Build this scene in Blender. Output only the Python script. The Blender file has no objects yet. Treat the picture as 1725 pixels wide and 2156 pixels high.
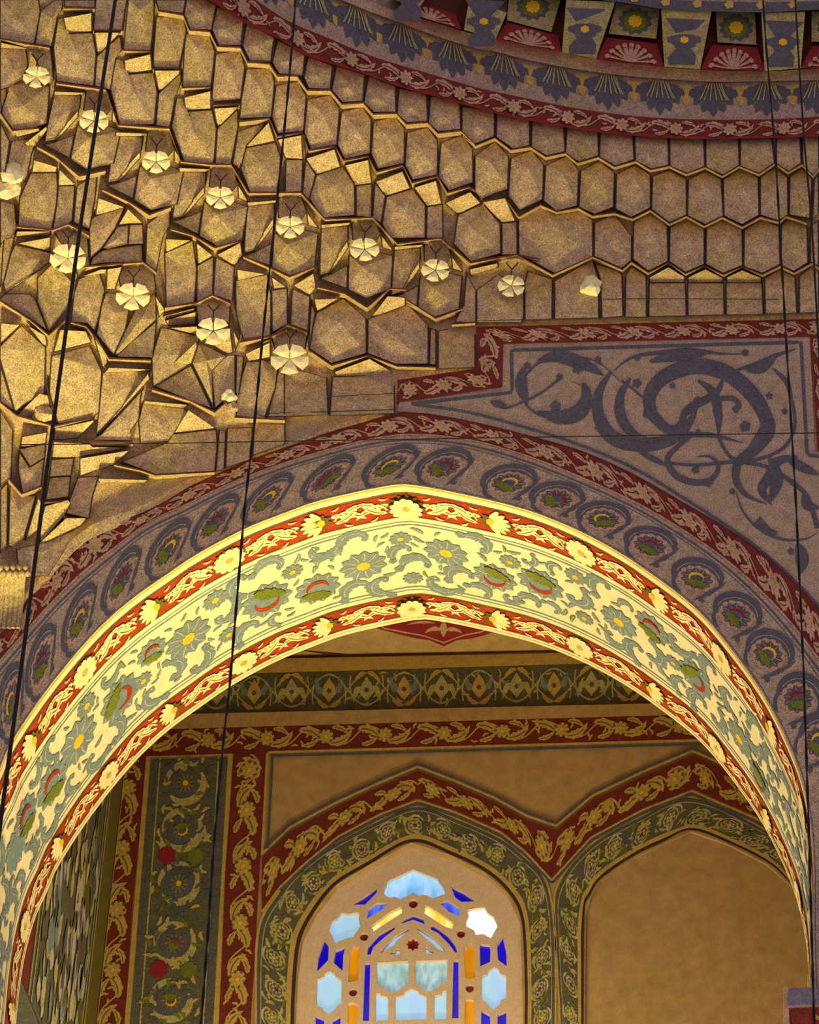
import bpy, bmesh, math, random
from mathutils import Vector, Matrix
from mathutils.geometry import tessellate_polygon
SC = bpy.context.scene
COL = SC.collection
PI = math.pi
# ------------------------------------------------------------------ camera
FPX = 6500.0
YAW, PITCH, ROLL = -0.12113899, 0.63346935, 0.04913097
CAM = Vector((3.1663, -15.0, 1.6))
fw = Vector((math.sin(YAW)*math.cos(PITCH), math.cos(YAW)*math.cos(PITCH), math.sin(PITCH)))
r0 = Vector((math.cos(YAW), -math.sin(YAW), 0)); u0 = r0.cross(fw)
RT = math.cos(ROLL)*r0 + math.sin(ROLL)*u0
UP = -math.sin(ROLL)*r0 + math.cos(ROLL)*u0
cd = bpy.data.cameras.new('camera'); cam = bpy.data.objects.new('camera', cd); COL.objects.link(cam)
m3 = Matrix((RT, UP, -fw)).transposed()
cam.matrix_world = Matrix.Translation(CAM) @ m3.to_4x4()
cd.sensor_fit = 'VERTICAL'; cd.sensor_height = 24.0; cd.lens = FPX/2156*24.0
cd.clip_start = 0.1; cd.clip_end = 300
SC.camera = cam
# ------------------------------------------------------------------ world, lamps, exposure
w = bpy.data.worlds.new('world'); SC.world = w; w.use_nodes = True
bg = w.node_tree.nodes['Background']; bg.inputs[0].default_value = (0.62, 0.49, 0.55, 1); bg.inputs[1].default_value = 0.74
SC.view_settings.view_transform = 'Standard'; SC.view_settings.look = 'None'
SC.view_settings.exposure = 0.0; SC.view_settings.gamma = 1.0; SC.view_settings.use_curve_mapping = False
def area(name, loc, target, sx, sy, energy, col, spread=PI):
    l = bpy.data.lights.new(name, 'AREA'); l.shape = 'RECTANGLE'; l.size = sx; l.size_y = sy
    l.energy = energy; l.color = col; l.spread = spread
    o = bpy.data.objects.new(name, l); COL.objects.link(o); o.location = loc
    o.rotation_euler = (Vector(target)-Vector(loc)).to_track_quat('-Z', 'Y').to_euler()
    return o
WARM = (1.0, 0.80, 0.22)
area('uplight_muqarnas', (-0.6, -1.0, 2.5), (-0.5, -1.2, 14.0), 0.6, 0.5, 78, (1.0, 0.87, 0.27), 0.7)
area('uplight_hall', (2.4, -1.2, 2.5), (2.2, -0.6, 14.6), 0.8, 0.4, 50, (1.0, 0.80, 0.24), 0.8)
area('uplight_soffit', (0.7, 0.75, 8.4), (1.0, 0.75, 13.0), 2.2, 0.35, 30, (1.0, 0.82, 0.30), 2.6)
area('uplight_alcove', (1.2, 2.2, 8.2), (1.3, 3.0, 12.6), 2.6, 0.3, 80, (1.0, 0.80, 0.30), 2.6)
# ------------------------------------------------------------------ pixels to points
D = 1.4615      # thickness of the arch
YB = 3.7        # the alcove's back wall
DCX, DCY = 3.595, -5.161   # dome centre in plan
def ray(x, y):
    return fw + RT*((x-862.5)/FPX) - UP*((y-1078.0)/FPX)
def onY(Y):
    def f(x, y, h=0.0):
        d = ray(x, y); return CAM + d*((Y-h-CAM.y)/d.y)
    return f
front = onY(0.0); back = onY(YB)
def onR(R):
    def f(x, y, h=0.0):
        d = ray(x, y); ox, oy = CAM.x-DCX, CAM.y-DCY; r = R-h
        a = d.x*d.x+d.y*d.y; b = ox*d.x+oy*d.y; c = ox*ox+oy*oy-r*r
        return CAM + d*((-b+math.sqrt(max(b*b-a*c, 0)))/a)
    return f
RZ = [(10.5, .05), (11.4, .2), (11.9, .5), (13.05, 1.7), (13.46, 2.6), (14.18, 3.6), (15.5, 4.96), (18, 4.97)]
def rz(z):
    if z <= RZ[0][0]: return RZ[0][1]
    for (a, b), (c, d) in zip(RZ, RZ[1:]):
        if z <= c: return b+(d-b)*(z-a)/(c-a)
    return RZ[-1][1]
def sdf(p):
    z = p.z; a = 5.161-max(0, min(1, (z-14.17)/1.34))*0.18; r = min(rz(z), a)
    qx = abs(p.x-DCX)-(a-r); qy = abs(p.y-DCY)-(a-r)
    return math.hypot(max(qx, 0), max(qy, 0))+min(max(qx, qy), 0)-r
def vault(x, y, h=0.0):
    d = ray(x, y); t0 = 8.0; t1 = (0.02-CAM.y)/d.y if d.y > 0 else 30
    t0 = (-5.0-CAM.y)/d.y; t1 = (0.3-CAM.y)/d.y
    for _ in range(30):
        t = (t0+t1)/2
        if sdf(CAM+d*t)+h > 0: t1 = t
        else: t0 = t
    return CAM+d*t0
# ------------------------------------------------------------------ materials
def lin(c):
    return tuple(((v/255)/12.92 if v/255 <= .04045 else ((v/255+.055)/1.055)**2.4) for v in c)+(1,)
MATS = {}
def mat(name, rgb, var=0.35, tint=(150, 140, 60), grain=0.35, rough=.85, bump=.25, scale=1.0):
    if name in MATS: return MATS[name]
    m = bpy.data.materials.new(name); m.use_nodes = True; nt = m.node_tree; N = nt.nodes; L = nt.links
    b = N['Principled BSDF']; b.inputs['Roughness'].default_value = rough; b.inputs['Specular IOR Level'].default_value = .25
    geo = N.new('ShaderNodeNewGeometry')
    def noise(s, det=3, ro=.6):
        n = N.new('ShaderNodeTexNoise'); n.inputs['Scale'].default_value = s; n.inputs['Detail'].default_value = det
        n.inputs['Roughness'].default_value = ro; L.new(geo.outputs['Position'], n.inputs['Vector']); return n
    def ramp(n, a, c):
        r = N.new('ShaderNodeMapRange'); r.inputs['From Min'].default_value = a; r.inputs['From Max'].default_value = c
        L.new(n.outputs['Fac'], r.inputs['Value']); return r
    n1 = noise(3.2*scale); n2 = noise(120, 2, .7); n3 = noise(17*scale, 3)
    mx = N.new('ShaderNodeMix'); mx.data_type = 'RGBA'
    c = lin(rgb); t = lin(tint)
    mx.inputs['A'].default_value = c; mx.inputs['B'].default_value = tuple(c[i]*(1-.55)+t[i]*.55 for i in range(3))+(1,)
    mu = N.new('ShaderNodeMath'); mu.operation = 'MULTIPLY'; L.new(ramp(n1, .45, .7).outputs[0], mu.inputs[0]); mu.inputs[1].default_value = var*1.2
    mg = N.new('ShaderNodeMath'); mg.operation = 'MULTIPLY_ADD'; mg.use_clamp = True
    L.new(ramp(n2, .42, .66).outputs[0], mg.inputs[0]); mg.inputs[1].default_value = grain*1.6; L.new(mu.outputs[0], mg.inputs[2])
    L.new(mg.outputs[0], mx.inputs['Factor'])
    # value variation: blotches times fine grain
    v = N.new('ShaderNodeMath'); v.operation = 'MULTIPLY_ADD'
    L.new(ramp(n2, .34, .66).outputs[0], v.inputs[0]); v.inputs[1].default_value = 2.7*grain; v.inputs[2].default_value = 1-1.35*grain
    v2 = N.new('ShaderNodeMath'); v2.operation = 'MULTIPLY_ADD'
    L.new(ramp(n3, .3, .7).outputs[0], v2.inputs[0]); v2.inputs[1].default_value = var*.9; v2.inputs[2].default_value = 1-var*.45
    vm = N.new('ShaderNodeMath'); vm.operation = 'MULTIPLY'; L.new(v.outputs[0], vm.inputs[0]); L.new(v2.outputs[0], vm.inputs[1])
    sc = N.new('ShaderNodeVectorMath'); sc.operation = 'SCALE'; L.new(mx.outputs['Result'], sc.inputs[0]); L.new(vm.outputs[0], sc.inputs['Scale'])
    L.new(sc.outputs[0], b.inputs['Base Color'])
    bp = N.new('ShaderNodeBump'); bp.inputs['Strength'].default_value = bump; bp.inputs['Distance'].default_value = .006
    L.new(n2.outputs['Fac'], bp.inputs['Height']); L.new(bp.outputs[0], b.inputs['Normal'])
    MATS[name] = m; return m
M = dict(
 plaster=mat('carved_plaster', (190, 162, 132), .55, (176, 160, 50), .42),
 plaster2=mat('pink_plaster', (170, 146, 132), .4, (150, 140, 80), .38),
 cream=mat('cream_plaster', (226, 212, 172), .22, (200, 190, 100), .10, bump=.15),
 joint=mat('dark_joint_paint', (62, 48, 52), .3, (50, 40, 60), .25),
 maroon=mat('maroon_line_paint', (92, 42, 34), .3, (60, 40, 30), .25),
 red=mat('red_ground_paint', (112, 40, 34), .35, (110, 40, 20), .25),
 redhot=mat('orange_red_paint', (156, 48, 18), .35, (190, 90, 20), .15),
 blue=mat('slate_blue_paint', (90, 88, 100), .3, (70, 80, 70), .3),
 blue2=mat('pale_slate_paint', (118, 132, 136), .3, (110, 130, 110), .2),
 vein=mat('pale_vein_paint', (186, 176, 156), .3, (160, 160, 90), .3),
 petal=mat('cream_petal_paint', (232, 214, 160), .3, (210, 200, 90), .15),
 pinkleaf=mat('dusty_pink_leaf_paint', (190, 150, 128), .4, (150, 130, 60), .35),
 olive=mat('olive_outline_paint', (104, 92, 34), .3, (80, 80, 20), .2),
 green=mat('leaf_green_paint', (112, 118, 34), .3, (90, 110, 20), .3),
 yellow=mat('ochre_yellow_paint', (228, 182, 40), .2, (220, 160, 30), .2),
 pier=mat('grey_olive_plaster', (160, 146, 102), .5, (170, 160, 60), .35),
 gold=mat('dull_gold_paint', (190, 160, 84), .3, (170, 140, 50), .25),
 ochre=mat('ochre_wall_plaster', (178, 146, 98), .35, (150, 130, 60), .14, bump=.15, scale=.6),
 darkgreen=mat('dark_green_ground_paint', (96, 92, 72), .4, (70, 80, 50), .35),
 palegreen=mat('pale_green_leaf_paint', (176, 166, 110), .4, (150, 150, 60), .35),
 crimson=mat('crimson_paint', (140, 36, 40), .3, (110, 30, 20), .25),
 tracery=mat('white_plaster_tracery', (214, 190, 166), .15, (200, 180, 130), .10, bump=.15),
 cable=mat('black_steel_cable', (16, 12, 14), .2, (30, 25, 20), .2, rough=.5),
 rosette=mat('white_plaster_rosette', (238, 226, 178), .2, (210, 200, 120), .12),
 stone=mat('grey_impost_stone', (110, 100, 120), .5, (90, 90, 120), .3),
)
def glass(name, rgb, s1, s2=None, sc=6):
    m = bpy.data.materials.new(name); m.use_nodes = True; nt = m.node_tree; N = nt.nodes; L = nt.links
    b = N['Principled BSDF']; c = lin(rgb); b.inputs['Base Color'].default_value = c; b.inputs['Roughness'].default_value = .15
    geo = N.new('ShaderNodeNewGeometry'); n = N.new('ShaderNodeTexNoise'); n.inputs['Scale'].default_value = sc; n.inputs['Detail'].default_value = 3
    mp = N.new('ShaderNodeMapping'); mp.inputs['Scale'].default_value = (1.6, 1, .5); L.new(geo.outputs['Position'], mp.inputs[0]); L.new(mp.outputs[0], n.inputs['Vector'])
    r = N.new('ShaderNodeMapRange'); r.inputs['From Min'].default_value = .35; r.inputs['From Max'].default_value = .65; L.new(n.outputs['Fac'], r.inputs[0])
    mx = N.new('ShaderNodeMix'); mx.data_type = 'RGBA'; L.new(r.outputs[0], mx.inputs['Factor'])
    mx.inputs['A'].default_value = c; mx.inputs['B'].default_value = lin(s2 or rgb)
    L.new(mx.outputs['Result'], b.inputs['Emission Color']); b.inputs['Emission Strength'].default_value = s1
    MATS[name] = m; return m
G = dict(sky=glass('pale_blue_backlit_glass', (140, 178, 226), .85, (150, 196, 205)), skyd=glass('clear_blue_backlit_glass', (96, 168, 226), .9, (190, 220, 250), 9),
 white=glass('white_backlit_glass', (246, 250, 255), 1.0, (215, 232, 250)), dirty=glass('weathered_backlit_glass', (150, 190, 208), .8, (96, 128, 138), 22),
 blue=glass('cobalt_backlit_glass', (12, 2, 205), .85, (6, 2, 140)), lblue=glass('bright_blue_backlit_glass', (80, 130, 250), .85, (30, 20, 220), 16),
 amber=glass('amber_backlit_glass', (196, 130, 6), .8, (150, 92, 10)), yel=glass('yellow_backlit_glass', (240, 190, 10), .95, (255, 245, 170), 9),
 red=glass('ruby_backlit_glass', (120, 6, 24), .5, (70, 8, 14)))
# ------------------------------------------------------------------ object helpers
LOCS = {}
def link(name, verts, faces, mats, parent=None, fm=None, base=None, smooth=False):
    """verts in world space; origin goes to base or to the lowest centre"""
    n = len(verts)
    if base is None:
        base = Vector((sum(v[0] for v in verts)/n, sum(v[1] for v in verts)/n, min(v[2] for v in verts)))
    me = bpy.data.meshes.new(name); me.from_pydata([tuple(Vector(v)-base) for v in verts], [], faces)
    for m in (mats if isinstance(mats, (list, tuple)) else [mats]): me.materials.append(m)
    if fm: me.polygons.foreach_set('material_index', fm)
    if smooth: me.polygons.foreach_set('use_smooth', [True]*len(me.polygons))
    me.update()
    o = bpy.data.objects.new(name, me); COL.objects.link(o)
    LOCS[o] = base.copy()
    if parent: o.parent = parent; o.location = base-LOCS[parent]
    else: o.location = base
    return o
def empty(name, loc, parent=None):
    o = bpy.data.objects.new(name, None); COL.objects.link(o); o.empty_display_size = .2
    LOCS[o] = Vector(loc).copy()
    if parent: o.parent = parent; o.location = Vector(loc)-LOCS[parent]
    else: o.location = loc
    return o
def tag(o, label=None, cat=None, group=None, kind=None):
    if label: o['label'] = label
    if cat: o['category'] = cat
    if group: o['group'] = group
    if kind: o['kind'] = kind
    return o
def area2(p): return sum(p[i-1][0]*p[i][1]-p[i][0]*p[i-1][1] for i in range(len(p)))/2
def tess(loops):
    """triangles for 2D loops (first outer, rest holes)"""
    vl = [[Vector((x, y, 0)) for x, y in l] for l in loops]
    return [tuple(t) for t in tessellate_polygon(vl)]
def cat_rom(pts, n):
    """resample a polyline smoothly into n points equally spaced"""
    out = []
    P = [pts[0]]+list(pts)+[pts[-1]]
    for i in range(1, len(P)-2):
        a, b, c, d = P[i-1:i+3]
        for k in range(8):
            t = k/8
            out.append(tuple(.5*((2*b[j])+(-a[j]+c[j])*t+(2*a[j]-5*b[j]+4*c[j]-d[j])*t*t+(-a[j]+3*b[j]-3*c[j]+d[j])*t**3) for j in range(len(b))))
    out.append(tuple(pts[-1])); return resample(out, n)
def resample(pts, n):
    S = [0]
    for a, b in zip(pts, pts[1:]): S.append(S[-1]+math.dist(a, b))
    out = []; k = 0
    for i in range(n):
        s = S[-1]*i/(n-1)
        while k < len(S)-2 and S[k+1] < s: k += 1
        t = (s-S[k])/max(S[k+1]-S[k], 1e-9); out.append(tuple(pts[k][j]+(pts[k+1][j]-pts[k][j])*t for j in range(len(pts[0]))))
    return out
def plen(p): return sum(math.dist(a, b) for a, b in zip(p, p[1:]))
class Paint:
    """flat painted shapes, lying proud of a surface by a hair"""
    def __init__(s, f, k=None):
        s.k = k or (.002 if f is soffit or getattr(f, 'round', False) else .0009); s.f = f; s.v = []; s.fc = []; s.fm = []; s.m = []
    def lift(s, lay):      # successive coats of paint never share a plane
        s.c = getattr(s, 'c', 0)+1; return lay+(s.c % 13)*.06
    def mi(s, m):
        m = M[m] if isinstance(m, str) else m
        if m not in s.m: s.m.append(m)
        return s.m.index(m)
    def poly(s, pts, m, lay=1):
        if abs(area2(pts)) < 1e-6: return
        k = len(s.v); i = s.mi(m); lay = s.lift(lay); s.v += [s.f(x, y, lay*s.k) for x, y in pts]
        for t in tess([pts]): s.fc.append(tuple(k+a for a in t)); s.fm.append(i)
    def stroke(s, pts, w0, m, lay=1, w1=None, shape=None):
        """shape: 'leaf' swells in the middle; else w0 -> w1"""
        n = len(pts); k = len(s.v); i = s.mi(m); lay = s.lift(lay)
        if w1 is None: w1 = w0
        for j, p in enumerate(pts):
            a = pts[max(j-1, 0)]; b = pts[min(j+1, n-1)]; dx, dy = b[0]-a[0], b[1]-a[1]; l = math.hypot(dx, dy) or 1
            t = j/(n-1); w = (w0+(w1-w0)*t)/2
            if shape == 'leaf': w = w0/2*(math.sin(PI*min(1, .04+t*.96))**.8)+w0*.02
            s.v += [s.f(p[0]-dy/l*w, p[1]+dx/l*w, lay*s.k), s.f(p[0]+dy/l*w, p[1]-dx/l*w, lay*s.k)]
            if j: s.fc.append((k+2*j-2, k+2*j-1, k+2*j+1, k+2*j)); s.fm.append(i)
    def build(s, name, parent, stuff=False):
        if not s.v: return None
        o = link(name, s.v, s.fc, s.m, parent, s.fm)
        if stuff: o['kind'] = 'stuff'
        return o
def xf(pts, o, a=0, sc=1.0, sy=None):
    c, s_ = math.cos(a), math.sin(a); sy = sc if sy is None else sy
    return [(o[0]+(x*sc*c-y*sy*s_), o[1]+(x*sc*s_+y*sy*c)) for x, y in pts]
def scallop(n, r=1.0, d=.16, k=4, ph=0):
    return [((r-d*abs(math.cos(n*PI*j/(n*k)))**2)*math.cos(2*PI*j/(n*k)+ph), (r-d*abs(math.cos(n*PI*j/(n*k)))**2)*math.sin(2*PI*j/(n*k)+ph)) for j in range(n*k)]
def daisy(P, o, r, a=0, n=9, pm='petal', cm='yellow', om='olive', lay=2, el=.75, dl=1):
    P.poly(xf(scallop(n, 1.1, .3, 4), o, a, r, r*el), om, lay)
    for k in range(n):
        t = 2*PI*k/n; d = [(.22, -.06), (.62, -.27), (.92, -.17), (1.02, 0), (.92, .17), (.62, .27), (.22, .06)]
        P.poly(xf([(x*math.cos(t)-y*math.sin(t), x*math.sin(t)+y*math.cos(t)) for x, y in d], o, a, r, r*el), pm, lay+dl)
    P.poly(xf(scallop(8, .26, .04, 2), o, a, r, r*el), cm, lay+dl+1)
def serr(pts, w, teeth=6, side=1):
    """serrated leaf outline about a centreline"""
    n = len(pts); L = []; R = []
    for j, p in enumerate(pts):
        a = pts[max(j-1, 0)]; b = pts[min(j+1, n-1)]; dx, dy = b[0]-a[0], b[1]-a[1]; l = math.hypot(dx, dy) or 1
        t = j/(n-1); ww = w*math.sin(PI*(t**.75))**.7/2 if 0 < t < 1 else 0
        z = 1-.38*((t*teeth) % 1)
        L.append((p[0]-dy/l*ww*z, p[1]+dx/l*ww*z)); R.append((p[0]+dy/l*ww*z*.8, p[1]-dx/l*ww*z*.8))
    return L+R[::-1][1:-1]
def arc(o, r, a0, a1, n=14, sy=1.0, rot=0):
    return xf([(math.cos(a0+(a1-a0)*k/(n-1)), math.sin(a0+(a1-a0)*k/(n-1))*sy) for k in range(n)], o, rot, r)
def bez(a, b, c, n=14):
    return [((1-t)**2*a[0]+2*t*(1-t)*b[0]+t*t*c[0], (1-t)**2*a[1]+2*t*(1-t)*b[1]+t*t*c[1]) for t in [k/(n-1) for k in range(n)]]
def acanthus(P, a, b, bend, w, pm='petal', om='olive', lay=2, veins=False):
    """plume leaf from a to b, with a dark midrib and curled side lobes"""
    mx, my = (a[0]+b[0])/2, (a[1]+b[1])/2; dx, dy = b[0]-a[0], b[1]-a[1]; c = (mx-dy*bend, my+dx*bend)
    l = math.hypot(dx, dy)
    line = bez(a, c, b, 20); P.poly(serr(line, w, 4), pm, lay)
    P.stroke(line[2:-5], w*.09, om, lay+1)
    for t, sg in ((5, 1), (8, -1), (11, 1), (14, -1)) if veins else ():
        p = line[t]; q = line[t+1]; an = math.atan2(q[1]-p[1], q[0]-p[0])+sg*.7
        e = (p[0]+math.cos(an)*w*.55, p[1]+math.sin(an)*w*.55); P.stroke([p, ((p[0]+e[0])/2+.5, (p[1]+e[1])/2), e], w*.09, om, lay+1)
def bloom(P, o, r, a=0, kind='red', lay=3, bm='blue2', el=.85, veinm='vein'):
    """scalloped blossom, veined, with a crescent and serrated leaf"""
    P.poly(xf(scallop(11, 1.0, .2, 4), o, a, r, r*el), bm, lay)
    for k in range(11):
        t = 2*PI*(k+.5)/11
        P.stroke(xf([(.35*math.cos(t), .35*math.sin(t)), (.6*math.cos(t+.06), .6*math.sin(t+.06)), (.9*math.cos(t), .9*math.sin(t))], o, a, r, r*el), r*.045, veinm, lay+1)
    if kind == 'yel':
        P.poly(xf(scallop(9, .3, .05, 2), o, a, r, r*el), 'yellow', lay+2)
    else:
        cm = 'crimson' if kind == 'crim' else 'redhot'
        P.poly(xf(scallop(9, .46, .05, 2), o, a, r, r*el), veinm, lay+2)
        P.poly(xf(scallop(9, .40, .05, 2), o, a, r, r*el), bm, lay+3)
        P.stroke(arc((o[0], o[1]), r*.45, a-.3, a+2.9, 14), r*.2, cm if kind != 'gold' else 'yellow', lay+4, shape='leaf')
        P.poly(xf(serr([(-.75+.1*k, -.25-.02*k) for k in range(14)], .75, 4), o, a+.3, r), 'green', lay+5)
# ------------------------------------------------------------------ traced outlines on the arch wall (px of the 1725x2156 frame)
FA = [(24,1564),(101,1450),(195,1337),(271,1267),(348,1212),(417,1166),(515,1114),(600,1080),(678,1053),(817,1023),(864,1021),(957,1037),(1096,1070),(1200,1109),(1288,1154),(1361,1201),(1462,1278),(1535,1361),(1607,1462),(1662,1571),(1694,1665),(1712,1800),(1716,2071)]
arch = [front(*p) for p in FA]
AX = 1.304
spr = arch[-1]
left = [Vector((2*AX-p.x, 0, p.z)) for p in arch[-1:-5:-1]]     # springing on the left, mirrored from the right
arch = [Vector((left[0].x, 0, 7.4))]+left[:3]+[front(1, 1616)]+arch+[Vector((spr.x, 0, 7.4))]
ARC = [Vector((p[0], 0, p[1])) for p in cat_rom([(p.x, p.z) for p in arch], 181)]
XL, XR, ZB, ZT = -1.58, 6.2, 7.4, 17.4
# front wall, in one piece with the arch opening
outer = [(XL, ZB), (XL, ZT), (XR, ZT), (XR, ZB)]
loop = [(p.x, p.z) for p in ARC]
wl = outer + loop[::-1]
tr = tess([wl]); n = len(wl)
V = [(x, 0, z) for x, z in wl]+[(x, D, z) for x, z in wl]
Fc = [tuple(t) for t in tr]+[tuple(i+n for i in t) for t in tr]+[(i, (i+1) % n, (i+1) % n+n, i+n) for i in range(3)]
wall = link('wall_back', V, Fc, M['plaster2']); tag(wall, 'purplish plaster wall pierced by the wide pointed arch', kind='structure')
# ------------------------------------------------------------------ soffit of the arch
U = 0.0029       # metres per unit of ornament
sA = [0]
for a, b in zip(ARC, ARC[1:]): sA.append(sA[-1]+(b-a).length/U)
SL = sA[-1]; SW = D/U
def soffit(t, v, h=0.0):
    t = min(max(t, 0), SL-.01); i = max(0, min(len(sA)-2, int(t/SL*(len(sA)-1))))
    while sA[i] > t and i > 0: i -= 1
    while i < len(sA)-2 and sA[i+1] < t: i += 1
    a, b = ARC[i], ARC[i+1]; k = (t-sA[i])/(sA[i+1]-sA[i]); d = (b-a).normalized(); p = a+(b-a)*k
    nrm = Vector((d.z, 0, -d.x))
    return Vector((p.x, v*U, p.z))+nrm*h
def project(P):
    d = P-CAM; k = d.dot(fw); return (862.5+FPX*d.dot(RT)/k, 1078-FPX*d.dot(UP)/k)
SG = [(t, v, *project(soffit(t, v))) for t in [SL*i/160 for i in range(161)] for v in [SW*j/20 for j in range(21)]]
def sof_inv(x, y):
    t, v, a, b = min(SG, key=lambda g: (g[2]-x)**2+(g[3]-y)**2); st = SL/160
    for _ in range(12):
        best = None
        for dt in (-1, 0, 1):
            for dv in (-1, 0, 1):
                q = project(soffit(t+dt*st, v+dv*st)); e = (q[0]-x)**2+(q[1]-y)**2
                if best is None or e < best[0]: best = (e, t+dt*st, v+dv*st)
        _, t, v = best; st *= .6
    return t, v
arch_t = tag(empty('painted_arch', (AX, D/2, ZB)), 'brightly lit underside of the pointed arch, cream with red borders', 'arch')
def strip(name, f, t0, t1, v0, v1, m, parent, n=120, nv=1, h=.0006):
    V = []; Fc = []
    for i in range(n+1):
        for j in range(nv+1): V.append(f(t0+(t1-t0)*i/n, v0+(v1-v0)*j/nv, h))
    for i in range(n):
        for j in range(nv):
            k = i*(nv+1)+j; Fc.append((k, k+nv+1, k+nv+2, k+1))
    return link(name, V, Fc, m, parent)
def sline(P, f0, t0, t1, v, wd, m, lay=1, n=150):
    P.stroke([(t0+(t1-t0)*i/n, v) for i in range(n+1)], wd, m, lay)
so = strip('soffit_plaster', soffit, 0, SL, 0, SW, M['cream'], arch_t, 180, 1, 0.0)
for nm, v0, v1 in (('front_red_border', .055*SW, .225*SW), ('rear_red_border', .80*SW, .955*SW)):
    st = strip(nm, soffit, 0, SL, v0, v1, M['redhot'], arch_t, 180, 1, .0006)
    P = Paint(soffit); vm = (v0+v1)/2; hw = (v1-v0)/2; rnd = random.Random(4)
    per = 200; k0 = int(SL/per); c0 = sof_inv(*((855, 1055) if v0 < 100 else (867, 1275)))[0]
    fl = [c0+per*k for k in range(-14, 15) if 20 < c0+per*k < SL-20]
    for k, t in enumerate(fl):
        if k % 2 == int((c0-fl[0])/per+.5) % 2:
            F1 = Paint(soffit); daisy(F1, (t, vm), hw*.92, rnd.random(), 12, cm='gold', lay=6, el=.95, dl=13 if abs(t-c0) < 5 else 1); F1.build('painted_daisy', st)
        else:
            F1 = Paint(soffit); s2 = 1 if t < c0 else -1
            F1.poly(xf(scallop(9, 1.05, .3, 4), (t, vm), 0, hw*.9, hw*.62), 'olive', 6)
            for q in range(7):
                an = (q-3)*.38+(PI if s2 > 0 else 0)
                F1.poly(xf([(-.1, -.1), (.5, -.2), (.95, -.1), (1.05, 0), (.95, .1), (.5, .2), (-.1, .1)], (t+s2*hw*.3, vm), an, hw*1.05), 'petal', 7)
            F1.poly(xf(scallop(6, .34, .05, 3), (t+s2*hw*.3, vm), 0, hw*.6, hw*.9), 'yellow', 9)
            F1.build('painted_palmette', st)
        for s in (-1, 1):
            acanthus(P, (t+s*hw*.8, vm-hw*.1), (t+s*per*.56, vm+hw*.62), -.30*s, hw*.62, lay=2)
            acanthus(P, (t+s*hw*1.0, vm+hw*.45), (t+s*per*.47, vm-hw*.62), .30*s, hw*.5, lay=3)
            acanthus(P, (t+s*per*.30, vm-hw*.1), (t+s*per*.62, vm-hw*.55), -.28*s, hw*.42, lay=4)
            P.stroke(bez((t+s*hw, vm+hw*.2), (t+s*per*.3, vm-hw*.9), (t+s*per*.5, vm+hw*.1), 12), hw*.1, 'petal', 5)
            for uu, vv, aa in ((.36, .75, .5), (.24, -.75, -.4), (.5, .2, .2)): P.poly(xf(serr([(-1+.2*z_, .25*math.sin(z_*.4)) for z_ in range(11)], .7, 3), (t+s*per*uu, vm+hw*vv), aa*s, hw*.24), 'petal', 5)
    for dv, wd, m in ((-.0, 4, 'olive'), (hw*2, 4, 'olive'), (hw*.13, 3, 'redhot')):
        sline(P, soffit, 0, SL, v0+dv, wd, m, 1)
    P.build('painted_foliage', st, True)
P = Paint(soffit)
for v in (.262, .283, .742, .765):
    sline(P, soffit, 0, SL, v*SW, 4.5 if v in (.283, .742) else 2.5, 'blue2', 1)
sline(P, soffit, 0, SL, .012*SW, 5, 'yellow', 1); sline(P, soffit, 0, SL, .985*SW, 7, 'petal', 1)
cb = P.build('border_line', arch_t, True)
scroll = empty('scroll_band', soffit(SL/2, SW/2), arch_t)
taken = []
FLW = [(765,1190,50,'yel'),(940,1163,48,'yel'),(395,1343,56,'yel'),(1305,1308,46,'yel'),(163,1560,60,'yel'),(1560,1555,46,'yel'),(30,1790,50,'yel'),
 (560,1262,50,'red'),(668,1238,44,'red'),(1043,1215,42,'red'),(1140,1228,46,'red'),(318,1372,34,'red'),(250,1470,52,'red'),(1375,1322,40,'red'),(1468,1428,46,'red'),(108,1650,50,'red'),(52,1722,46,'red'),(1602,1640,40,'red'),
 (615,1203,24,'yel'),(452,1262,30,'yel'),(1213,1213,26,'yel'),(1075,1182,24,'yel'),(178,1478,30,'yel'),(870,1216,22,'yel'),(843,1133,24,'yel'),(480,1335,24,'yel'),(1232,1300,22,'yel'),(300,1433,24,'yel'),(1420,1395,22,'yel')]
for x, y, r, k in FLW:
    t, v = sof_inv(x, y); v = min(max(v, .34*SW), .68*SW); r *= 1.28 if k == 'red' else 1.12; taken.append((t, v, r*1.02))
    q = Paint(soffit); bloom(q, (t, v), r*.98, (0 if k == 'yel' else .4+(x % 7)), k, 3, el=.95); b = q.build('painted_blossom', scroll)
P = Paint(soffit); rnd = random.Random(11)
def free(t, v, r): return all(math.hypot(t-a, v-b) > r+c for a, b, c in taken)
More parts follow.
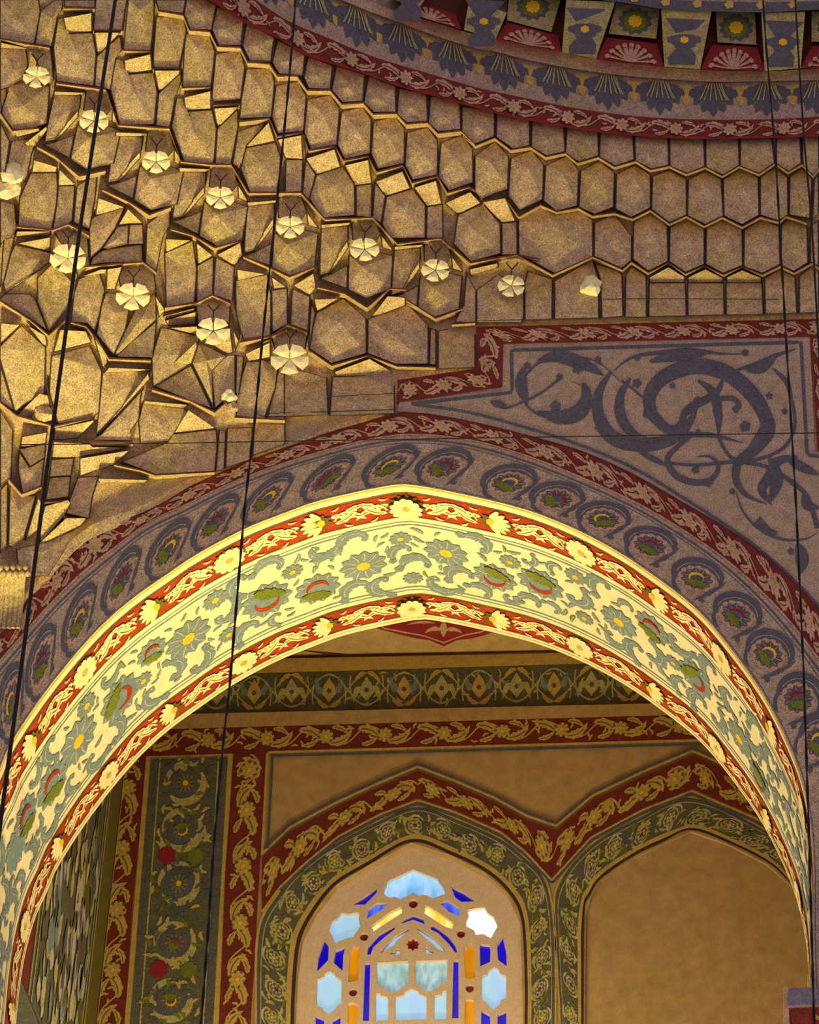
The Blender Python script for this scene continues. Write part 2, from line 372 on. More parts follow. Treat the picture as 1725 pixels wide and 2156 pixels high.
for k in range(9000):
    t = rnd.uniform(10, SL-10); v = rnd.uniform(.325*SW, .70*SW)
    r = (40, 32, 24, 17, 12)[min(4, k//1100)]
    if not free(t, v, r*.66): continue
    taken.append((t, v, r*.76)); a = rnd.uniform(0, 6.3)
    if r > 18:
        l = arc((t, v), r*.75, a, a+3.7, 18); P.poly(serr(l, r*1.0, 7), 'blue2', 2)
        P.stroke(arc((t, v), r*.75, a+.3, a+3.1, 14), 2, 'vein', 3)
        P.stroke(bez(l[-1], (t+r*.2, v), (t-r*.9*math.cos(a), v-r*.9*math.sin(a)), 8), r*.16, 'blue2', 2)
        e = (t+r*1.0*math.cos(a), v+r*1.0*math.sin(a)); P.poly(xf(scallop(5, .33, .1, 3), e, a, r), 'blue2', 3)
    else:
        l = bez((t-r*math.cos(a), v-r*math.sin(a)), (t-r*.5*math.sin(a), v+r*.5*math.cos(a)), (t+r*math.cos(a), v+r*math.sin(a)), 14)
        P.poly(serr(l, r*.95, 4), 'blue2' if rnd.random() < .9 else 'green', 2); P.stroke(l[2:-2], 1.6, 'vein', 3)
P.build('painted_vine', scroll, True)
# ------------------------------------------------------------------ bands on the face of the arch wall
def by_x(pts, n, xr):
    P = cat_rom(pts, 400); out = []
    for i in range(n):
        x = xr[0]+(xr[1]-xr[0])*i/(n-1)
        for a, b in zip(P, P[1:]):
            if a[0] <= x <= b[0]: out.append((x, a[1]+(b[1]-a[1])*(x-a[0])/max(b[0]-a[0], 1e-6))); break
        else: out.append((x, P[-1][1]))
    return out
class Band:
    """ribbon between two traced curves; local t along (px), w across 0..1 from curve a to curve b"""
    def __init__(s, a, b, f, n=140, smooth=True, xr=None):
        rs = cat_rom if smooth else resample
        if xr: rs = lambda p, n_: by_x(p, n_, xr)
        s.a = rs(a, n); s.b = rs(b, n); s.f = f; s.n = n; s.L = (plen(s.a)+plen(s.b))/2
        s.W = sum(math.dist(p, q) for p, q in zip(s.a, s.b))/n; s.h0 = 0.0; s.round = bool(xr)
    def px(s, t, w):
        k = min(max(t/s.L, 0), .99999)*(s.n-1); i = int(k); k -= i
        a = [s.a[i][j]+(s.a[i+1][j]-s.a[i][j])*k for j in (0, 1)]; b = [s.b[i][j]+(s.b[i+1][j]-s.b[i][j])*k for j in (0, 1)]
        return (a[0]+(b[0]-a[0])*w, a[1]+(b[1]-a[1])*w)
    def __call__(s, t, v, h=0.0):      # v in px units across
        return s.f(*s.px(t, v/s.W), h+s.h0)
    def ground(s, name, m, parent, thick=.004, w0=0.0, w1=1.0):
        V = []; Fc = []; st = 1
        for i in range(0, s.n, st):
            t = s.L*i/(s.n-1)
            V += [s.f(*s.px(t, w0), s.h0), s.f(*s.px(t, w1), s.h0), s.f(*s.px(t, w1), s.h0-thick), s.f(*s.px(t, w0), s.h0-thick)]
        k = len(V)//4
        for i in range(k-1):
            for j in range(4): Fc.append((4*i+j, 4*i+(j+1) % 4, 4*i+4+(j+1) % 4, 4*i+4+j))
        Fc += [(0, 1, 2, 3), (4*k-4, 4*k-3, 4*k-2, 4*k-1)]
        return link(name, V, Fc, m, parent)
    def inv(s, x, y):
        t, w = min(((s.L*i/200, j/10) for i in range(201) for j in range(11)), key=lambda g: math.dist(s.px(*g), (x, y)))
        return t, w*s.W
def scatter_foliage(B, parent, pm, om, per=58, fl=True, rnd=None, cm='gold', lay=2, name='painted_foliage', fr=.42):
    """running leaf scroll with a blossom each second step"""
    P = Paint(B); n = max(1, round(B.L/per)); per = B.L/n; hw = B.W/2; rnd = rnd or random.Random(3)
    for k in range(n):
        t = per*(k+.5); s = 1 if k % 2 else -1
        acanthus(P, (t-per*.42, hw+s*hw*.45), (t+per*.38, hw-s*hw*.5), .38*s, hw*.8, pm, om, lay)
        acanthus(P, (t-per*.3, hw-s*hw*.6), (t+per*.25, hw-s*hw*.1), -.3*s, hw*.5, pm, om, lay+2)
        P.stroke(bez((t-per*.5, hw), (t, hw+s*hw*1.2), (t+per*.5, hw), 12), hw*.1, pm, lay)
        for j in range(3):
            a = rnd.uniform(0, 6.3); c = (t+rnd.uniform(-.5, .5)*per, hw+rnd.uniform(-.7, .7)*hw)
            P.poly(xf(serr([(-1+.2*q, .12*math.sin(q)) for q in range(11)], .8, 3), c, a, hw*.28), pm, lay+1)
    P.build(name, parent, True)
    if fl:
        for k in range(0, n+1, 2):
            t = min(max(per*k, hw), B.L-hw); q = Paint(B)
            daisy(q, (t, hw), hw*fr*1.6, rnd.random(), 8, pm, cm, om, lay+4, el=.9); q.build('painted_daisy', parent)
def edge_line(B, P, w, wd, m, lay=1):
    P.stroke([(B.L*i/(B.n*1), w*B.W) for i in range(B.n+1)], wd, m, lay)
R_out = [(-25,1362),(40,1290),(72,1232),(101,1213),(139,1156),(195,1114),(278,1088),(341,1059),(400,1024),(452,1000),(522,970),(600,942),(700,908),(770,888),(835,870),(880,869),(934,876),(1014,892),(1122,919),(1229,951),(1336,999),(1443,1060),(1517,1103),(1607,1165),(1683,1234),(1740,1300)]
R_in = [(-25,1425),(0,1392),(70,1313),(115,1264),(174,1208),(243,1153),(313,1100),(400,1059),(487,1017),(600,975),(700,945),(800,922),(880,916),(988,927),(1095,956),(1202,997),(1336,1058),(1415,1103),(1499,1158),(1571,1216),(1643,1288),(1694,1350),(1740,1412)]
t1 = tag(empty('red_arch_border', front(850, 1200)), 'dark red foliage border curving over the blue flowered band', 'border')
B1 = Band(R_out, R_in, front); B1.h0 = .012
g1 = B1.ground('red_ground', M['red'], t1, .014)
P = Paint(B1); edge_line(B1, P, .02, 3, 'maroon', 1); edge_line(B1, P, .97, 4, 'plaster2', 1); P.build('edge_line', t1, True)
scatter_foliage(B1, t1, 'pinkleaf', 'maroon', 56, True)
t2 = tag(empty('flowered_arch_band', front(850, 1300)), 'broad plaster band of blue scrolls and blossoms following the arch', 'band')
Fpx = [project(p) for p in ARC]
Fin = [p for p in Fpx if p[1] < 2150]
Fin2 = [p for p in Fin if p[1] < 1780 or p[0] > 900]
# outer curve continues down the right of the arch, beyond the frame's edge
R_in2 = [(-78,1500)]+R_in+[(1790,1500),(1815,1640),(1825,1800),(1830,2100)]
B2 = Band(R_in2, [(-70,1690)]+[p for p in Fin if not (p[0] < 400 and p[1] > 1660)], front, 220); B2.h0 = .006
g2 = B2.ground('plaster_ground', M['plaster2'], t2, .008)
P = Paint(B2)
for wv, wd in ((.09, 5), (.15, 2), (.965, 2)): edge_line(B2, P, wv, wd, 'blue', 1)
P.build('border_line', t2, True)
FB = [(85,1388,'crim'),(152,1290,'gold'),(250,1210,'crim'),(350,1150,'gold'),(450,1090,'crim'),(558,1040,'gold'),(690,992,'crim'),(822,983,'gold'),(937,985,'crim'),(1080,1004,'gold'),(1178,1048,'crim'),(1275,1092,'gold'),(1372,1143,'crim'),(1478,1208,'gold'),(1548,1295,'crim'),(1612,1385,'gold'),(1672,1475,'crim'),(1705,1570,'gold'),(12,1470,'gold')]
P = Paint(B2); rnd = random.Random(5)
hw = B2.W/2
def B2inv(x, y):
    t = min((B2.L*i/400 for i in range(401)), key=lambda g: math.dist(B2.px(g, .55), (x, y))); return t
for x, y, k in FB:
    t = B2inv(x, y); o = (t, B2.W*.56); s = 1
    W_ = B2.W
    P.stroke(arc((t, W_*.56), 46, 2.2, 5.9, 18), 27, 'blue', 2, shape='leaf')
    P.stroke(arc((t, W_*.56), 43, 2.7, 5.4, 16), 2, 'plaster2', 3)
    P.stroke(bez((t-36, W_*.75), (t-20, W_*.97), (t+6, W_*.93), 10), 8, 'blue', 2, shape='leaf')
    P.poly(serr(bez((t+36, W_*.9), (t+46, W_*.55), (t+40, W_*.28), 12), 12, 3), 'blue', 3)
    P.poly(xf(scallop(5, 7, 2, 3), (t+46, W_*.82)), 'blue', 2)
    q = Paint(B2); q.poly(xf(scallop(13, 39, 5, 3), (t, B2.W*.58)), 'pinkleaf', 3); bloom(q, (t, B2.W*.58), 33, rnd.uniform(2, 4), k, 4, 'blue', .95, 'pinkleaf'); q.build('painted_blossom', t2)
P.build('painted_scroll', t2, True)
# ------------------------------------------------------------------ spandrel panel
t3 = tag(empty('spandrel_panel', front(1400, 1000)), 'pale stepped spandrel panel with large blue leaf scrolls', 'panel')
def plate(name, pts, m, parent, f, h=.004, thick=.004, holes=()):
    loops = [list(pts)]+[list(q) for q in holes]; flat = [p for l in loops for p in l]; tr = tess(loops); n = len(flat)
    V = [f(x, y, h) for x, y in flat]+[f(x, y, h-thick) for x, y in flat]
    Fc = [tuple(t) for t in tr]; k = 0
    for l in loops:
        m_ = len(l); Fc += [(k+i, k+(i+1) % m_, k+(i+1) % m_+n, k+i+n) for i in range(m_)]; k += m_
    return link(name, V, Fc, m, parent)
SP = [(835,866),(842,846),(1057,814),(1060,723),(1706,707),(1716,950),(1745,952),(1745,1300)]+R_out[-2:14:-1]
plate('panel_ground', SP, M['plaster2'], t3, front, .008, .008)
B3 = Band([(835,846),(843,798),(1001,777),(1004,688),(1745,671)], [(842,846),(858,838),(1057,814),(1060,723),(1745,707)], front, 160, False)
# mitred legs of the stepped border, each its own strip
segs = [([(838,800),(1003,777)], [(836,848),(1057,815)]), ([(1001,777),(1003,688)], [(1058,815),(1060,722)]), ([(1003,688),(1745,671)], [(1060,724),(1745,708)]), ([(1706,708),(1722,950)], [(1745,708),(1758,950)])]
P = Paint(front)
for a, b in segs:
    B = Band(a, b, front, 40, False); B.h0 = .014; B.ground('red_border_strip', M['red'], t3, .014); scatter_foliage(B, t3, 'pinkleaf', 'maroon', 52, B.L > 120)
for pl, wd in (([(866,850),(1079,826),(1077,737),(1687,720),(1700,958),(1745,962)], 7), ([(866,850),(988,868),(1122,904),(1229,939),(1336,986),(1443,1050),(1551,1120),(1640,1190),(1725,1275)], 6)):
    P.stroke(resample(pl, 120) if wd == 7 else cat_rom(pl, 80), wd, 'blue', 12)
P.build('blue_frame_line', t3, True)
P = Paint(front)
def C3(pts): return [(800+x/1.865, 640+y/1.865) for x, y in pts]
def sw(pts, w0, w1=None, shape=None, lay=11):
    P.stroke(cat_rom(C3(pts), max(16, len(pts)*7)), w0*(1.25 if shape else 1), 'blue', lay, w1, shape)
sw([(435,385),(490,408),(560,385),(640,345),(710,290)], 5)
P.poly(C3([(432,378),(470,375),(500,395),(490,410),(450,405)]), 'blue', 11)
sw([(945,305),(860,230),(760,205),(660,215),(590,260),(555,330),(580,400),(640,440),(720,450),(790,420),(815,370),(790,320),(735,300)], 4, 30, 'leaf')
sw([(620,225),(700,205),(800,235),(880,280)], 22, None, 'leaf', 13); sw([(565,250),(555,320),(580,390)], 20, None, 'leaf', 13)
sw([(800,310),(812,370),(780,425),(700,445),(620,420)], 26, None, 'leaf', 13)
sw([(1060,390),(990,330),(950,300)], 5); 
sw([(920,260),(990,210),(1100,190),(1220,180),(1340,195),(1440,195)], 7, 22, 'leaf'); sw([(1060,225),(1150,205),(1300,190)], 17, None, 'leaf', 13)
sw([(905,270),(860,350),(860,440),(910,520),(1000,550),(1100,545),(1180,510),(1230,440),(1250,375)], 24, None, 'leaf')
sw([(985,290),(945,360),(950,450),(1010,520),(1100,540)], 17, None, 'leaf', 13)
sw([(1250,375),(1200,420),(1180,480),(1130,490),(1070,430),(1060,360),(1100,300),(1180,255),(1270,245),(1360,270),(1440,330),(1500,410),(1520,490),(1470,570),(1410,620),(1400,690),(1440,750),(1520,785)], 26, None, 'leaf')
sw([(1080,330),(1130,280),(1230,250),(1330,265)], 22, None, 'leaf', 13); sw([(1480,390),(1525,480),(1470,570),(1415,620)], 26, None, 'leaf', 13)
sw([(1250,300),(1310,350),(1330,440),(1330,520)], 16, None, 'leaf'); sw([(1350,290),(1320,350),(1240,400),(1190,450)], 13, None, 'leaf')
sw([(1310,375),(1380,370),(1410,395),(1390,420)], 8, 14); sw([(1060,390),(1060,430),(1110,480),(1180,510),(1300,515),(1430,545)], 9, None, 'leaf')
sw([(1250,500),(1170,560),(1130,610),(1160,670),(1230,700),(1300,690),(1330,640),(1300,600),(1240,600)], 11, None, 'leaf')
sw([(1140,625),(1250,632),(1400,620),(1520,640),(1620,700),(1680,760),(1720,880)], 6, 11); sw([(1330,520),(1360,580),(1400,610),(1500,605),(1590,560),(1630,480),(1620,380)], 7)
sw([(1380,265),(1480,235),(1560,200),(1640,175)], 8, 34, 'leaf'); sw([(1540,250),(1600,310),(1620,400)], 8, 30, 'leaf'); sw([(1440,260),(1500,250),(1560,200)], 16, None, 'leaf', 13)
sw([(1400,740),(1430,820),(1500,890),(1590,925),(1680,920),(1725,890)], 5, 14, 'leaf'); sw([(1640,600),(1560,620),(1530,680),(1500,730),(1540,790)], 18, None, 'leaf')
sw([(1480,850),(1530,890),(1560,900)], 24, 8); sw([(1640,940),(1660,1000),(1650,1060)], 22, None, 'leaf'); sw([(1000,560),(1060,600),(1140,640)], 10, None, 'leaf'); sw([(1590,600),(1660,640),(1725,670)], 16, None, 'leaf')
sw([(1725,800),(1680,790),(1660,750)], 16, None, 'leaf'); sw([(1530,600),(1560,690),(1530,780)], 20, None, 'leaf', 13)
for x, y, r in [(580,240,9),(857,218,9),(705,285,9),(1012,210,8),(1435,190,9),(1250,375,9),(1050,430,12),(860,485,10),(1335,245,9),(1525,470,10),(1435,480,14),(1010,310,12),(1250,500,7),(775,255,12),(690,400,14),(1470,350,9),(1240,650,10),(1385,735,8),(1290,700,12),(1500,720,12),(1615,970,9),(1530,360,9),(1590,420,8),(1150,320,8),(1185,530,8),(1620,700,8)]:
    P.poly(xf(scallop(5, r*.95, r*.34, 3), C3([(x, y)])[0], r), 'blue', 15)
P.build('painted_leaf_scroll', t3, True)
# ------------------------------------------------------------------ muqarnas
mq = tag(empty('muqarnas_vault', front(600, 1000)), 'ochre plaster muqarnas vault of stepped folded cells climbing to the dome', 'vault')
VX = {}
def vt(x, y, h):
    return vault(x, y, h)
CR = dict(A=(0, 0, 2.875), B=(400, 0, 2.875), C=(0, 450, 2.875), D=(500, 400, 2.875), E=(1000, 250, 2.379), F=(0, 850, 2.875))
NC = 0
def prism(name, pts, hs, centre, m, parent, outline=True, skirt=.16):
    n = len(pts)
    if area2(pts) < 0: pts = pts[::-1]; hs = hs[::-1]
    V = [vt(x, y, h) for (x, y), h in zip(pts, hs)]; V += [vt(x, y, h-skirt) for (x, y), h in zip(pts, hs)]
    Fc = []; fm = []
    if centre:
        V.append(vt(*centre)); c = 2*n
        Fc = [(i, (i+1) % n, c) for i in range(n)]
    else:
        Fc = [tuple(t) for t in tess([pts])]
    fm = [0]*len(Fc)
    for i in range(n): Fc.append((i, (i+1) % n, (i+1) % n+n, i+n)); fm.append(0)
    mats = [m]
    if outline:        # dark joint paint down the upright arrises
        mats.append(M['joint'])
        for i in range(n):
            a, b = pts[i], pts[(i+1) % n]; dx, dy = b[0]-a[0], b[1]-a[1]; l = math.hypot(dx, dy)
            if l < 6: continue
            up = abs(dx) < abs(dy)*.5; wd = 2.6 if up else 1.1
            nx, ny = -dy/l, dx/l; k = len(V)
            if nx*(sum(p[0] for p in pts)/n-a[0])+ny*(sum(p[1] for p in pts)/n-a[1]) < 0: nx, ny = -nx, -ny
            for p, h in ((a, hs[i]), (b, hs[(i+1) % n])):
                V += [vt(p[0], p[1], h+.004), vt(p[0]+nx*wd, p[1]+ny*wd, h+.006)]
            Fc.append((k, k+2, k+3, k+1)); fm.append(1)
    return link(name, V, Fc, mats, parent, fm)
HB, HT = .065, -.045
def cell(crop, s, kind='W'):
    global NC
    ox, oy, sc = CR[crop]; toks = s.split(); c = None
    if 'c' in toks:
        i = toks.index('c'); cc = [float(v) for v in toks[i+1:]]; toks = toks[:i]; c = (ox+cc[0]/sc, oy+cc[1]/sc, cc[2]*.01 if len(cc) > 2 else .03)
    v = [float(q) for q in toks]; pts = [(ox+v[i]/sc, oy+v[i+1]/sc) for i in range(0, len(v)-1, 2)]
    add_cell(pts, c, kind)
def add_cell(pts, c, kind):
    global NC
    NC += 1
    if kind == 'W':
        gx = sum(p[0] for p in pts)/len(pts); gy = sum(p[1] for p in pts)/len(pts)
        pts = [(x+(x-gx)/(math.dist((x, y), (gx, gy))+.1)*1.7, y+(y-gy)/(math.dist((x, y), (gx, gy))+.1)*1.7) for x, y in pts]
    y0 = min(p[1] for p in pts); y1 = max(p[1] for p in pts); H = y1-y0
    k = min(1, H/75)
    if kind == 'W':
        hs = [HT*k+(HB-HT)*k*((p[1]-y0)/H) for p in pts]
        if not c and H > 35 and len(pts) >= 5:
            cx = sum(p[0] for p in pts)/len(pts); cy = sum(p[1] for p in pts)/len(pts)
            c = (cx, cy, (HT+HB)/2+.025)
        elif c: c = (c[0], c[1], (HT+(HB-HT)*(c[1]-y0)/H)*k+c[2]*1.3)
        o = prism('muqarnas_cell', pts, hs, c, M['plaster'], mq)
    else:
        # underside facet: leans out over the one looking up at it
        hs = [(HB+.03)*1.0-(HB-HT+.03)*((p[1]-y0)/H) for p in pts]
        if H < 14: hs = [h*.6+.02 for h in hs]
        o = prism('muqarnas_soffit', pts, hs, None, M['plaster'], mq, outline=True, skirt=.12)
    return o
